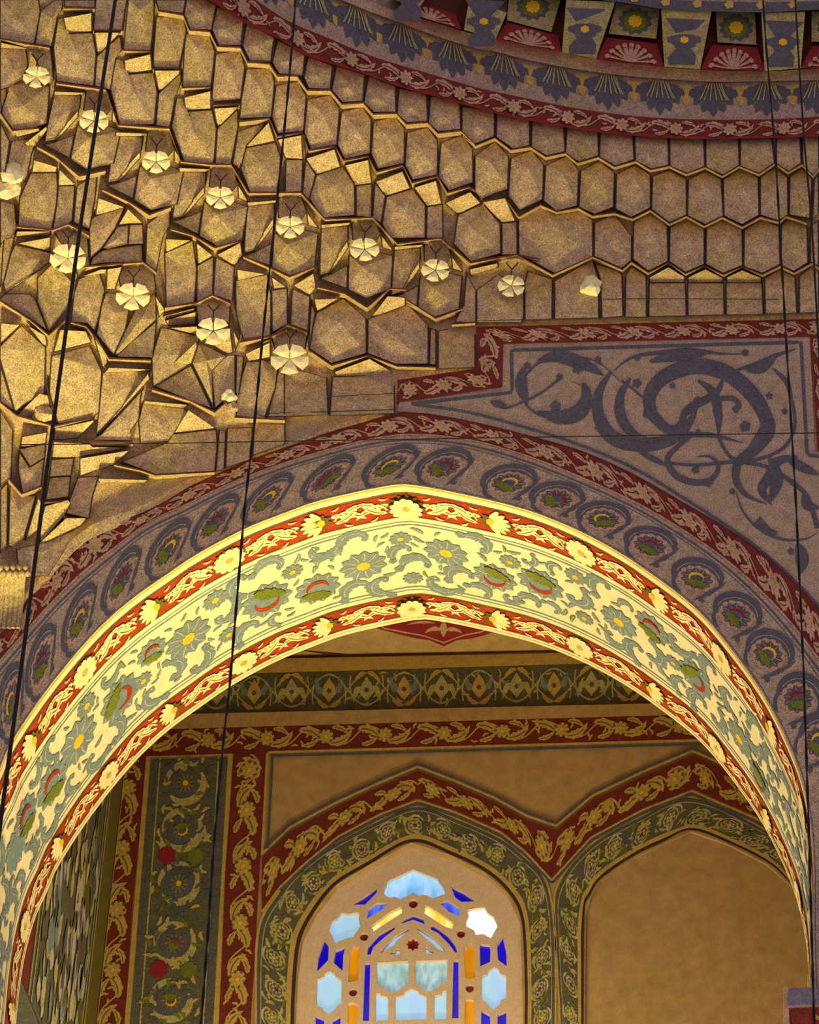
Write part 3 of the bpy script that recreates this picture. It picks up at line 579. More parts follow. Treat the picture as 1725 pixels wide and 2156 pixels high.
DATA = '''A
W 0 0 235 0 245 75 210 262 100 245 0 230
W 245 72 330 5 385 0 375 60 345 100 315 275 212 262
W 392 0 575 0 575 45 390 40
U 380 108 560 75 560 195 400 205
W 350 118 380 112 398 208 560 200 580 320 570 518 342 488 325 290 c 470 330 3
U 568 195 732 195 715 215 588 340
W 588 344 728 215 740 302 702 348 672 538 572 516
W 580 0 770 0 742 178 566 176
W 776 0 935 0 932 108 916 300 746 298 c 850 60 2
W 945 105 1110 100 1128 190 1088 405 926 405 932 300 c 1030 190 3
W 945 0 1125 0 1110 80 960 58
W 1130 0 1265 0 1310 35 1282 178 1150 174 1115 86
W 1312 38 1482 128 1466 274 1325 274 1284 184
W 1486 130 1660 230 1640 374 1506 370 1470 282
W 1125 208 1265 203 1300 312 1280 520 1102 522 1116 300 c 1200 290 3
U 750 365 915 325 925 425 755 450
U 930 425 1095 425 1090 445 960 565
W 702 358 745 368 755 455 930 440 950 560 935 750 722 755 668 530 c 830 590 3
W 962 570 1097 440 1098 500 1062 580 1032 768 942 755
U 1110 590 1280 548 1280 660 1120 672
W 1070 590 1108 600 1116 680 1284 668 1310 780 1296 985 1115 980 1040 770 c 1195 830 3
U 1290 655 1446 645 1432 665 1314 780
W 1316 784 1442 662 1442 770 1402 990 1302 985
U 1490 885 1630 735 1670 855 1500 892
W 1440 800 1620 737 1488 880 1455 1020 1408 985
W 1490 897 1670 865 1698 950 1690 1160 1512 1160 1458 1020 c 1590 990 3
U 0 255 170 290 165 300 0 290
W 0 292 160 300 170 400 140 470 60 520 0 540
W 170 292 310 288 325 480 300 520 290 420 235 400 200 330
W 0 550 60 525 5 690
W 45 520 150 500 290 520 300 540 285 745 165 778 80 780 10 680 c 140 640 4
U 80 795 240 775 245 795 100 830
W 0 730 60 860 35 1040 0 1040
W 70 860 230 830 190 940 170 1050 150 1090 35 1040
U 145 870 285 760 290 780 200 915
U 200 965 350 1010 345 1042 190 1045
W 185 1052 345 1048 348 1130 342 1230 315 1385 110 1365 120 1200 c 250 1180 3
U 355 1020 450 1110 455 1120 350 1125
W 352 1130 455 1128 440 1330 405 1355 318 1385 345 1235
W 465 1130 590 1060 575 1200 545 1385 445 1340
W 0 1215 90 1240 100 1380 60 1438 0 1438
U 590 1195 760 1255 575 1310
B
W 165 40 325 130 312 272 168 268 135 180
W 340 140 515 230 498 368 360 363 320 280
W 530 240 695 335 683 456 540 442 500 375
W 715 345 865 400 850 536 718 532 690 465
W 885 400 1060 455 1048 610 925 616 860 540
W 1080 460 1245 525 1248 676 1115 676 1055 615
W 1265 535 1435 570 1440 730 1315 738 1255 685
W 1455 580 1635 625 1640 780 1505 792 1445 740
W 155 330 305 305 333 405 308 598 140 612 132 590 c 240 420 3
W 342 420 490 412 512 500 495 705 300 715 312 600 c 420 520 3
W 520 520 655 495 703 590 690 790 530 805 497 705 c 600 600 4
W 710 605 850 577 905 665 890 872 730 900 692 800 c 800 690 4
W 918 680 1045 647 1098 730 1092 925 935 960 893 872 c 1010 780 4
W 1110 742 1240 703 1300 785 1298 985 1135 1020 1098 925 c 1200 830 4
W 1315 805 1440 772 1500 860 1500 1055 1350 1085 1303 990 c 1400 900 4
W 1520 868 1650 818 1712 910 1715 1100 1570 1150 1505 1060 c 1610 950 4
U 525 845 680 815 688 965 575 960
U 690 820 720 920 700 955
W 580 970 685 970 680 1155 575 1160
U 700 960 880 900 915 1010 765 1060
W 765 1065 925 1010 995 1120 1000 1300 810 1315 725 1200 c 880 1120 3
W 700 965 760 1065 725 1210 680 1160
U 935 1000 1085 965 1105 1110 1000 1125
W 1005 1130 1105 1115 1100 1310 1005 1305
U 1120 1100 1290 1035 1340 1140 1185 1190
W 1118 1105 1183 1195 1160 1350 1105 1310
W 1190 1195 1345 1145 1425 1250 1425 1437 1220 1437 1165 1350 c 1290 1260 3
U 1355 1135 1495 1090 1530 1235 1435 1250
W 1435 1255 1532 1240 1535 1437 1430 1437
C
W 575 20 760 -40 700 80 620 200 545 270 540 60
U 775 -30 870 60 785 62 715 70
W 710 85 780 70 775 180 660 210 625 205
W 785 70 865 68 870 178 775 182
W 660 215 860 185 865 290 640 295 545 310 560 270 620 225
W 890 70 1030 -40 1030 70 985 140 950 345 880 290
U 480 385 610 335 650 335 640 360
U 645 335 745 320 700 460 640 460
W 475 400 600 350 635 460 600 620 575 710 530 660 430 650 450 480 c 540 520 2
W 750 320 865 298 930 360 945 460 880 470 840 440 730 440 720 380
W 640 480 720 490 780 590 760 700 692 855 585 722 615 560 c 690 600 3
W 835 550 945 480 945 640 720 850 692 855 c 850 640 5
W 950 650 925 870 720 865 710 850
U 930 480 985 560 1000 590 960 630
U 1000 150 1165 160 1000 238
W 995 245 1170 165 1190 340 1180 530 1005 560 c 1080 300 -2
U 1185 170 1290 255 1195 312
W 1192 320 1295 262 1290 480 1190 530
U 1310 250 1460 170 1470 250 1420 320
W 1305 265 1420 325 1410 530 1290 485
U 985 620 1180 570 1185 590 1000 640
U 1000 645 1190 590 1190 670 1020 680
U 1015 690 1200 680 1215 740
W 975 690 1210 745 1190 830 1160 900 925 1050 920 870 c 1050 850 2
U 1190 770 1200 800 1165 905 925 1050 940 1010
W 1195 770 1370 865 1280 950 1290 1170 1165 910 c 1250 890 5
W 1380 860 1425 860 1425 1080 1350 1130 1300 1180 1280 950 c 1340 980 -2
W 940 1045 1160 920 1285 1180 1150 1125
W 1190 560 1285 500 1395 545 1390 660 1200 670
U 1220 750 1390 670 1415 840 1370 850
U 1400 670 1450 770 1425 840
W 1425 410 1620 370 1640 500 1640 740 1470 755 1430 600 c 1530 560 -3
U 1430 335 1620 365 1435 408
U 100 105 310 105 310 130 90 140
U 95 180 310 140 305 230
W 90 190 320 240 320 280 230 340 30 470 20 420 50 280 c 180 280 2
U 320 285 310 300 40 480 25 470 230 345
W 40 485 180 490 215 520 290 710 180 630 0 520
W 225 400 320 300 440 420 410 560 295 710 230 530 c 320 470 -3
W 20 150 90 150 30 400 0 440
W 330 110 410 80 470 120 470 220 400 215 350 150
W 420 70 530 130 545 310 470 380 430 240
W 0 0 95 0 90 140 30 150 0 200
U 0 660 125 672 0 790
W 130 680 275 815 270 1080 150 1150 90 1200 0 880 0 810 c 130 830 3
W 0 900 90 1195 0 1130
U 160 670 280 740 290 800 270 810
U 320 840 360 700 520 710 555 780
W 325 860 545 800 600 920 615 960 600 1200 560 1230 350 1270 300 1080 310 870 c 470 900 4
U 560 730 650 860 655 900 620 940
U 100 1220 240 1085 295 1100 330 1280
W 620 970 650 960 910 940 880 1020 700 1210 580 1340 590 1250 600 1180 c 700 1080 2
U 660 930 910 940 900 950 630 965
U 900 960 910 1000 600 1340 580 1345 700 1215
W 860 1080 850 1130 840 1240 780 1330 800 1370 560 1370 610 1340 870 1060
W 865 1150 1110 1180 1130 1200 1050 1330 1020 1370 850 1385 840 1260 c 980 1280 2
U 870 1130 1140 1155 1110 1178 865 1150
U 1140 1185 1310 1300 1050 1330
W 1050 1337 1310 1307 1315 1400 1300 1560 960 1580 850 1540 740 1500 1020 1385 c 1130 1440 2
W 1430 860 1480 870 1450 1090 1425 1080
W 1490 900 1680 890 1660 1080 1610 1240 1430 1220 1430 1100 c 1560 1000 2
U 1480 850 1640 775 1640 870 1500 895
W 1690 920 1725 930 1725 1240 1615 1240
F
W 1325 160 1370 170 1360 390 1305 405
W 1375 150 1530 145 1525 330 1365 385
W 1540 95 1725 90 1725 240 1530 310
U 590 450 900 460 870 480 600 480
U 330 150 560 100 570 110 470 210 320 220
U 320 230 540 240 560 260 780 265 450 330 310 335
U 480 330 790 280 690 370 480 440
W 310 340 450 330 430 430 300 440
W 300 450 430 440 415 560 275 580
W 470 450 600 440 560 560 540 690 400 660 430 560
U 130 200 290 170 280 240 120 270
W 115 290 180 385 270 330 250 490 135 540 110 400
W 120 275 275 245 272 320 185 375
W 0 40 80 170 70 440 0 500
U 270 620 410 580 430 600 390 680 240 850 240 720
U 150 830 230 560 260 620 240 760
W 60 480 130 560 220 560 150 800 80 860 50 850 c 110 650 3
W 0 530 50 480 45 850 0 900
U 240 840 400 690 530 690 490 740 300 830 130 900
W 100 880 240 850 500 745 400 870 290 1040 180 1040 110 960 c 260 900 2
D
U 1255 80 1410 10 1475 80 1335 150
W 1335 155 1485 85 1590 210 1595 380 1415 430 1310 320 c 1430 230 3
U 1480 75 1625 45 1690 190 1600 200
W 1600 205 1695 195 1695 385 1600 390
W 445 670 475 745 440 960 428 940
U 460 660 620 655 478 740
W 478 748 640 660 778 778 782 985 570 1045 430 950 c 620 800 5
U 800 780 910 640 1020 650 1020 700
W 792 784 1030 690 1155 825 1155 1050 960 1050 788 985 c 940 880 4
W 1165 840 1205 850 1205 1055 1160 1050
W 1215 855 1440 815 1440 1070 1215 1080
W 1450 620 1560 590 1725 640 1725 800 1450 800
W 1385 500 1445 620 1445 800 1320 795 1370 700
U 1400 480 1580 440 1585 470 1410 520
U 585 1100 800 1020 940 1100 910 1130 600 1130
W 575 1132 950 1120 950 1350 560 1365
W 240 1090 400 1100 540 1140 550 1360 180 1370 235 1180 c 400 1180 -2
W 140 1020 245 1080 230 1200 170 1370 110 1350 c 180 1100 3
U 75 1000 150 920 205 900 205 1005
W 205 880 305 820 425 870 410 960 230 970
U 200 520 300 590 215 600
W 205 612 305 597 305 805 210 860
W 330 600 440 650 430 850 320 810
U 335 580 465 500 480 590 440 640
E
W 220 510 330 430 400 470 520 450 590 510 592 690 400 770 220 675 c 400 540 4
W 600 525 700 480 785 590 785 705 735 745 598 685 c 710 590 4
W 795 520 880 470 965 540 968 710 870 760 792 700 c 880 560 4
W 978 545 1062 500 1150 545 1150 725 1055 765 975 710 c 1065 590 4
W 1160 550 1245 505 1340 555 1342 730 1245 770 1158 725 c 1248 580 4
W 1350 560 1435 505 1525 540 1530 725 1440 770 1348 735 c 1430 590 4
W 1535 540 1575 500 1665 540 1670 715 1600 760 1535 730 c 1600 600 4
W 1680 540 1725 510 1725 735 1680 715
W 0 190 100 115 170 195 165 350 100 370 35 400 0 360 c 80 220 4
W 180 200 285 160 345 235 340 400 225 455 168 380 c 270 250 4
W 355 238 465 185 520 265 515 432 410 460 345 405 c 440 270 4
W 530 265 625 212 700 275 695 438 600 475 522 438 c 610 290 4
W 710 280 805 232 880 285 880 442 785 490 705 447 c 800 300 4
W 890 292 975 257 1060 305 1062 477 975 516 885 448 c 970 310 4
W 1070 310 1155 262 1235 305 1245 482 1155 525 1065 480 c 1150 320 4
W 1245 306 1330 252 1420 296 1425 478 1340 526 1248 482 c 1330 330 4
W 1430 296 1500 248 1568 296 1570 477 1520 506 1430 478
W 1578 296 1640 248 1690 305 1680 496 1575 477
W 1698 312 1725 275 1725 467 1690 505
W -65 -60 100 -35 98 85 0 124 -65 88
W 110 -30 275 10 275 132 190 147 108 88
W 285 15 445 40 452 162 360 182 285 138
W 460 40 618 68 620 182 520 212 456 168
W 628 70 792 85 798 202 705 232 626 188
W 800 88 968 95 972 229 885 247 805 208
W 976 97 1148 100 1152 235 1065 269 978 234
W 1156 100 1322 100 1325 229 1245 277 1158 240
W 1330 102 1490 100 1500 217 1425 269 1330 236
W 1510 98 1630 92 1635 219 1572 259 1512 223
W 1640 90 1725 86 1725 237 1695 282 1645 228
W 600 725 720 765 738 790 745 985 635 995 628 800
W 755 795 785 740 860 792 862 990 752 990
U 872 795 970 742 1055 792 1055 820 872 822
W 872 824 1055 822 1060 985 872 988
U 1065 795 1155 752 1245 797 1247 820 1066 822
W 1066 824 1247 822 1250 980 1068 984
U 1258 795 1340 757 1438 797 1440 820 1260 820
W 1258 822 1440 822 1445 978 1260 980
W 1452 805 1530 752 1605 795 1615 970 1455 975
W 1625 795 1690 737 1725 765 1725 965 1625 970
W 400 815 590 705 620 805 622 995 400 1000 c 560 780 3
W 250 825 265 765 390 805 388 1000 250 1005
W 10 860 120 780 245 870 245 1005 10 1010'''
cr = 'A'
for ln in DATA.split('\n'):
    if len(ln) == 1: cr = ln
    else: cell(cr, ln[2:], ln[0])
# backing surface of the vault, following the same curve just behind the cells
nx, ny = 60, 44; V = []; Fc = []
def lowpx(x):
    pts = [(-60,1330),(40,1300),(95,1235),(139,1175),(195,1130),(278,1100),(341,1070),(400,1035),(452,1010),(522,980),(600,952),(700,918),(835,868),(841,800),(1001,776),(1003,700),(1800,668)]
    for a, b in zip(pts, pts[1:]):
        if x <= b[0]: return a[1]+(b[1]-a[1])*(x-a[0])/max(b[0]-a[0], 1e-6)
    return pts[-1][1]
def toppx(x):
    pts = [(-60,-120),(330,-60),(442,0),(511,45),(581,78),(643,115),(699,134),(772,157),(838,181),(915,202),(1044,238),(1188,267),(1336,285),(1489,292),(1800,284)]
    for a, b in zip(pts, pts[1:]):
        if x <= b[0]: return a[1]+(b[1]-a[1])*(x-a[0])/max(b[0]-a[0], 1e-6)-12
    return pts[-1][1]-12
for i in range(nx+1):
    x = -60+1860*i/nx; a, b = toppx(x), lowpx(x)
    for j in range(ny+1): V.append(vault(x, a+(b-a)*j/ny, -.06 if j < ny-1 else .004))
for i in range(nx):
    for j in range(ny):
        k = i*(ny+1)+j; Fc.append((k, k+1, k+ny+2, k+ny+1))
link('backing_plaster', V, Fc, M['plaster'], mq)
# five-petalled rosettes with the small folded hood each hangs in
ROS = [(77,162,27),(198,255,29),(329,341,28),(464,416,28),(611,478,28),(768,525,29),(917,569,28),(1077,602,27),(143,544,36),(280,624,34),(449,697,34),(610,756,38)]
def rosette(x, y, r, rot, k=5):
    ro = empty('plaster_rosette', vault(x, y, .10), mq)
    for q in range(k):
        if r < 25 and q == 0: continue
        a = rot+2*PI*q/k; out = []
        for t, w_ in ((.05, 0), (.5, -.32), (.93, -.5), (1.1, 0), (.93, .5), (.5, .32)):
            out.append((x+r*(t*math.cos(a)-w_*math.sin(a)), y+r*.8*(t*math.sin(a)+w_*math.cos(a))))
        hs = [.13, .14, .14, .14, .14, .14]
        o = prism('petal', out, hs, (x+r*.6*math.cos(a), y+r*.5*math.sin(a), .148), M['rosette'], ro, outline=False, skirt=.05)
P = Paint(vault)
for x, y, r in ROS:
    for a in ([(x-11, y-r-22), (x+1, y-r-7)], [(x+15, y-r-23), (x+1, y-r-7)], [(x+1, y-r-8), (x, y-r+6)]): P.stroke(a, 2.4, 'joint', 72)
P.build('hood_joint', mq, True)
for i, (x, y, r) in enumerate(ROS): rosette(x, y, r, -PI/2+.63+[.1, .05, 0, 0, .0, -.1, .25, .3, .1, .1, 0, 0][i])
SH = {1: (-.13, 1), 2: (-.1, 1), 3: (-.07, 1), 4: (0, 1), 5: (.04, 1), 6: (.0, .96)}
TPL = ['U 55 75 245 60 230 80 60 100', 'W 60 102 225 84 225 160 100 360 40 380 50 250', 'U 222 165 226 210 110 372 84 362', 'W 110 378 215 320 205 460 40 400',
 'W 225 262 410 245 490 265 470 462 320 515 210 465 c 300 330 5', 'W 250 50 385 35 420 130 380 190 370 168 250 168 c 312 115 -4', 'U 415 125 495 235 425 215']
for i, (sh, scl) in SH.items():
    cx, cy, _ = ROS[i]
    for t in TPL:
        toks = t[2:].split(); c = None
        def tr(a, b):
            dx, dy = (a-320)/2.875, (b-225)/2.875; return (cx+dx*scl+dy*sh, cy+dy*scl+(dx*.12 if i < 4 else 0))
        if 'c' in toks:
            j = toks.index('c'); c = tr(float(toks[j+1]), float(toks[j+2]))+(float(toks[j+3])*.01,); toks = toks[:j]
        v = [float(q) for q in toks]; add_cell([tr(v[j], v[j+1]) for j in range(0, len(v), 2)], c, t[0])
# lips: thin ledge and dark line along the foot of each tier
LIPS = '''A 0 232 150 262 300 285
A 385 47 575 50
A 565 181 745 183
A 745 303 915 310
A 940 10 960 65 1110 90 1145 180 1270 190 1315 280 1455 285 1500 375 1630 385 1680 460 1725 460
A 925 415 1085 410
A 1100 530 1275 525
A 1290 635 1450 630
A 340 500 640 540 715 755 1025 775 1095 975 1290 995 1400 995 1505 1165 1725 1165
A 0 680 75 790 240 770
A 225 885 330 940 480 1065 640 1030
A 100 1370 315 1390 410 1355 540 1410
A 620 1145 780 1220 905 1300 1035 1250
B 480 380 530 455 650 460 710 545 850 545 920 630 1050 620 1110 690 1250 685 1310 750 1440 740 1500 805 1640 790 1725 870
B 300 735 480 715 530 825 680 800 720 910 880 885 930 970 1080 945 1130 1040 1290 1000 1345 1105 1500 1065 1560 1165 1690 1130 1725 1150
C 515 320 745 300 865 290 945 350
C 1035 90 1170 130 1300 205 1460 160
C 430 655 520 680 590 760 660 875 915 885
C 1000 565 1185 540 1285 490 1395 540
C 920 1060 1150 1130 1300 1200 1370 1140 1415 1160
C 0 525 180 640 295 735 400 640
C 100 70 320 95 415 60 540 130
C 0 1140 100 1220 330 1285 560 1235
C 545 1385 800 1380
C 1420 1230 1600 1240 1725 1245
C 1460 760 1640 740 1740 700
D 75 15 385 15 530 175 820 165 970 325 1230 290 1410 440 1690 390 1830 420
D 35 400 200 470 315 525 465 465
D 485 585 650 625 785 710 920 595 1020 600
D 1025 665 1200 775 1365 715
D 430 965 570 1060 790 1000 970 1065 1200 1070
D 15 920 205 885 305 815 425 860
D 1300 810 1440 800
E 0 135 100 95 180 155 280 140 355 190 455 170 515 220 620 190 700 240 805 210 880 255 975 235 1060 275 1155 240 1240 285 1325 235 1425 275 1505 220 1570 265 1640 225 1695 285 1725 240
E 40 415 150 395 220 490 330 430 410 465 520 445 590 485 700 470 790 500 880 455 975 525 1060 485 1150 535 1240 490 1340 540 1430 490 1525 515 1560 485 1665 520
E 0 710 210 680 390 780 590 690 740 755 785 715 870 770 970 720 1055 775 1150 735 1245 780 1340 740 1440 780 1530 735 1600 770 1690 720 1725 745
F 690 365 850 400 940 430 1300 410
F 50 450 130 545 250 500
F 270 595 420 590
F 385 680 500 700
F 540 225 805 235'''
def seg_strip(name, pts, d0, h0, d1, h1, m, parent, back=.12):
    V = []; n = len(pts)
    for x, y in pts: V += [vault(x, y+d0, h0), vault(x, y+d1, h1), vault(x, y+d1, h1-back), vault(x, y+d0, h0-back)]
    Fc = []
    for i in range(n-1):
        for j in range(4): Fc.append((4*i+j, 4*i+(j+1) % 4, 4*i+4+(j+1) % 4, 4*i+4+j))
    Fc += [(0, 1, 2, 3), (4*n-1, 4*n-2, 4*n-3, 4*n-4)]
    return link(name, V, Fc, m, parent)
for ln in LIPS.split('\n'):
    k, rest = ln[0], [float(q) for q in ln[2:].split()]; ox, oy, sc = CR[k]
    pts = [(ox+rest[i]/sc, oy+rest[i+1]/sc) for i in range(0, len(rest), 2)]
    th = 3.6 if k != 'E' else 2.8
    seg_strip('tier_outline', pts, -th/2, HB+.022, th/2, HB+.022, M['maroon'], mq, .02)
    seg_strip('tier_lip', pts, th/2, HB+.02, th/2+(9 if k != 'E' else 6.5), HT-.004, M['plaster'], mq, .06)
# thin scored lines of the lowest course
P = Paint(vault)
for pl in ([(1265,630),(1340,629),(1640,630)],[(560,870),(640,868),(835,862)],[(690,835),(835,828)]): P.stroke(pl, 1.6, 'joint', 60)
P.stroke([(1003,676),(1200,668),(1725,656)], 3, 'joint', 24); P.stroke([(550,880),(700,872),(832,868)], 3, 'maroon', 24)
P.build('scored_line', mq, True)
# lumps where the plaster has broken away
rnd = random.Random(9)
for (x, y, r, f) in ((483,836,15,1),(24,365,24,1),(20,400,22,1),(1246,603,22,1),(488,860,13,0),(92,870,20,0)):
    bm = bmesh.new(); bmesh.ops.create_icosphere(bm, subdivisions=2, radius=1)
    for v in bm.verts: v.co *= 1+rnd.uniform(-.22, .22)
    c = vault(x, y, .05); V = [c+Vector((v.co.x*r*.0029*1.1, v.co.y*.045, v.co.z*r*.0029*1.1)) for v in bm.verts]
    link('broken_plaster', V, [tuple(v.index for v in f_.verts) for f_ in bm.faces], M['rosette'] if f else M['plaster'], mq); bm.free()
# fluted pendant at the foot of the corner
fc_ = tag(empty('fluted_corbel', vault(20, 1330)), 'fluted plaster corbel with a knotted collar, hanging at the left edge below the vault', 'corbel')
def tube(name, pts, rad, m, parent, n=8):
    V = []; Fc = []
    for i, p in enumerate(pts):
        a = pts[max(i-1, 0)]; b = pts[min(i+1, len(pts)-1)]; d = (b-a).normalized(); x = d.cross(Vector((0, 1, 0)));
        if x.length < .1: x = d.cross(Vector((1, 0, 0)))
        x.normalize(); y = d.cross(x); r = rad[i] if isinstance(rad, list) else rad
        for k in range(n): V.append(p+x*r*math.cos(2*PI*k/n)+y*r*math.sin(2*PI*k/n))
        if i:
            for k in range(n): Fc.append(((i-1)*n+k, (i-1)*n+(k+1) % n, i*n+(k+1) % n, i*n+k))
    Fc += [tuple(range(n)), tuple(range(len(pts)*n-n, len(pts)*n))[::-1]]
    return link(name, V, Fc, m, parent, smooth=True)
for i in range(8):
    x = -30+i*11; tube('flute', [vault(x, 1210, .10-.010*abs(i-2)), vault(x+1-i*.6, 1270, .08-.008*abs(i-2)), vault(x-1-i*1.2, 1322, .03)], [.022, .019, .015], M['plaster'], fc_)
for j, yy in enumerate((1196, 1208)):
    for i in range(7):
        bm = bmesh.new(); bmesh.ops.create_icosphere(bm, subdivisions=1, radius=1); c = vault(-26+i*13+j*6, yy, .11-.012*abs(i-2))
        link('collar_bead', [c+v.co*.024 for v in bm.verts], [tuple(v.index for v in f.verts) for f in bm.faces], M['plaster'], fc_, smooth=True); bm.free()
# ------------------------------------------------------------------ dome ring, palmette frieze, cornice
cA = [(330,-75),(390,-32),(442,0),(511,45),(581,78),(643,115),(699,134),(772,157),(838,181),(915,202),(1044,238),(1118,254),(1188,267),(1260,278),(1336,285),(1408,290),(1489,292),(1624,290),(1770,285)]
cB = [(380,-92),(400,-78),(470,-40),(539,0),(609,45),(696,82),(783,118),(887,150),(1000,183),(1085,202),(1220,229),(1354,246),(1489,252),(1624,251),(1770,243)]
cC = [(380,-185),(460,-130),(560,-75),(650,-32),(748,12),(835,45),(922,77),(1000,101),(1040,108),(1130,130),(1264,153),(1399,166),(1534,172),(1770,167)]
cD = [(380,-235),(520,-130),(660,-50),(760,-5),(838,25),(911,46),(977,66),(1044,83),(1184,110),(1255,124),(1399,141),(1476,147),(1610,150),(1687,146),(1770,142)]
cE = [(860,-130),(960,-90),(1100,-40),(1200,-15),(1300,4),(1399,19),(1511,24),(1610,26),(1691,22),(1770,18)]
ring = tag(empty('dome_ring_border', onR(4.94)(1400, 290)), 'curved red moulding with pink leaf scroll at the foot of the dome', 'moulding')
RB = Band(cA, cB, onR(4.97), 150, xr=(400, 1765)); RB.h0 = .012
def closed_strip(B, name, m, parent, thick):
    return B.ground(name, m, parent, thick)
closed_strip(RB, 'red_ground', M['red'], ring, .05)
P = Paint(RB); edge_line(RB, P, .06, 7, 'crimson', 1); P.build('edge_line', ring, True)
scatter_foliage(RB, ring, 'pinkleaf', 'maroon', 60, True, random.Random(8), lay=2, fr=.45)
fz = tag(empty('palmette_frieze', onR(4.98)(1400, 220)), 'pinkish dome frieze painted with dark blue palmettes and gold buds', 'frieze')
FZ = Band(cB, cC, onR(5.0), 150, xr=(400, 1765)); FZ.h0 = 0; closed_strip(FZ, 'plaster_ground', M['plaster2'], fz, .05)
buds = [(615,-20),(705,25),(800,65),(900,98),(1010,125),(1118,155),(1225,168),(1335,185),(1445,195),(1558,202),(1667,200)]
ts = [FZ.inv(*b)[0] for b in buds]; H = FZ.W
for t in ts:
    q = Paint(FZ); q.poly([(t-14, H*.78), (t-12, H*.88), (t-3, H*.86), (t+5, H*.9), (t+13, H*.84), (t+13, H*.66), (t+7, H*.42), (t+3, H*.34), (t-5, H*.4), (t-12, H*.62)], 'gold', 2); q.build('gold_bud', fz)
def palmette(t):
    q = Paint(FZ)
    for k in range(-3, 4):
        a = k*.42; L_ = H*(.86-.07*abs(k)); base = (t+k*3, H*.93)
        tip = (t+math.sin(a)*58, H*.93-L_*math.cos(a*.85)); d = (tip[0]-base[0], tip[1]-base[1]); l = math.hypot(*d); n_ = (-d[1]/l, d[0]/l); w_ = 9.5
        out = [(0, -.3), (.35, -.6), (.55, -1), (.68, -.8), (.78, -1.05), (.9, -.45), (1, 0), (.92, .5), (.8, 1.05), (.68, .75), (.55, 1.05), (.35, .6), (0, .3)]
        q.poly([(base[0]+d[0]*u+n_[0]*w_*v, base[1]+d[1]*u+n_[1]*w_*v) for u, v in out], 'blue', 2+abs(k) % 2)
    for k in range(-3, 4):
        a = (k+.5)*.42; q.stroke([(t+k*5+2, H*.95), (t+math.sin(a)*24, H*.93-H*.22), (t+math.sin(a)*34, H*.93-H*.42)], 2.6, 'palegreen', 5)
    q.build('blue_palmette', fz)
for a, b in zip([ts[0]-110]+ts, ts+[ts[-1]+108]): palmette((a+b)/2)
cz = tag(empty('dome_cornice', onR(4.96)(1400, 155)), 'dome cornice of alternating painted piers and red leaf-lined coffers', 'cornice')
CZ = Band(cC, cD, onR(4.99), 150, xr=(400, 1765)); CZ.h0 = .03; closed_strip(CZ, 'ledge', M['plaster2'], cz, .08)
def T(pts): return [(950+x/2.226, y/2.226) for x, y in pts]
piers = [T([(85,0),(262,60),(208,185),(60,140)]), T([(540,0),(770,8),(680,275),(520,245)]), T([(985,42),(1222,48),(1168,325),(1000,313)]), T([(1455,60),(1660,55),(1640,320),(1470,333)]),
 T([(-240,-90),(-95,-40),(-150,35),(-290,-10)])]
cof = [T([(262,60),(265,-60),(545,-60),(540,0),(520,245),(208,185)]), T([(770,8),(985,42),(1000,313),(680,275)]), T([(1222,48),(1440,60),(1475,333),(1168,325)]), T([(1660,55),(1900,50),(1900,320),(1640,320)]),
 T([(-95,-40),(150,-60),(85,0),(60,140),(-40,110),(-250,40)])]
sills = [T([(262,100),(500,165),(520,245),(208,185)]), T([(730,175),(965,205),(1000,313),(680,275)]), T([(1225,208),(1435,220),(1475,333),(1168,325)]), T([(1690,215),(1900,215),(1900,320),(1640,320)]), T([(-200,0),(20,65),(50,140),(-250,50)])]
pans = [T([(275,-60),(530,-60),(470,150),(262,95)]), T([(775,12),(978,42),(962,182),(738,158)]), T([(1240,46),(1425,62),(1432,210),(1250,198)]), T([(1690,55),(1900,50),(1900,195),(1690,195)])]
cyl = onR(4.97)
for i, p in enumerate(piers):
    o = plate('painted_pier', p, M['pier'], cz, cyl, .10, .16); cx = sum(a for a, b in p)/4; cy = sum(b for a, b in p)/4; w_ = 52
    q = Paint(lambda x, y, h: cyl(x, y, h+.10), .002)
    q.poly([(cx-w_*.75, cy-44), (cx+w_*.85, cy-40), (cx+w_*.3, cy-10), (cx, cy-2), (cx-w_*.35, cy-12)], 'blue', 1)
    q.poly(xf(scallop(7, 27, 5, 3), (cx, cy+8), 0, 1, .62), 'blue', 2)
    q.poly(xf(scallop(6, 10, 2, 3), (cx, cy+2), 0, 1, .8), 'yellow', 4)
    q.poly(xf(scallop(8, 38, 4, 3), (cx, cy+1), 0, 1, .3), 'blue', 3)
    q.poly([(cx-14, cy+18), (cx+12, cy+16), (cx+24, cy+34), (cx+22, cy+54), (cx-32, cy+54), (cx-34, cy+38)], 'blue', 2)
    q.build('painted_emblem', o)
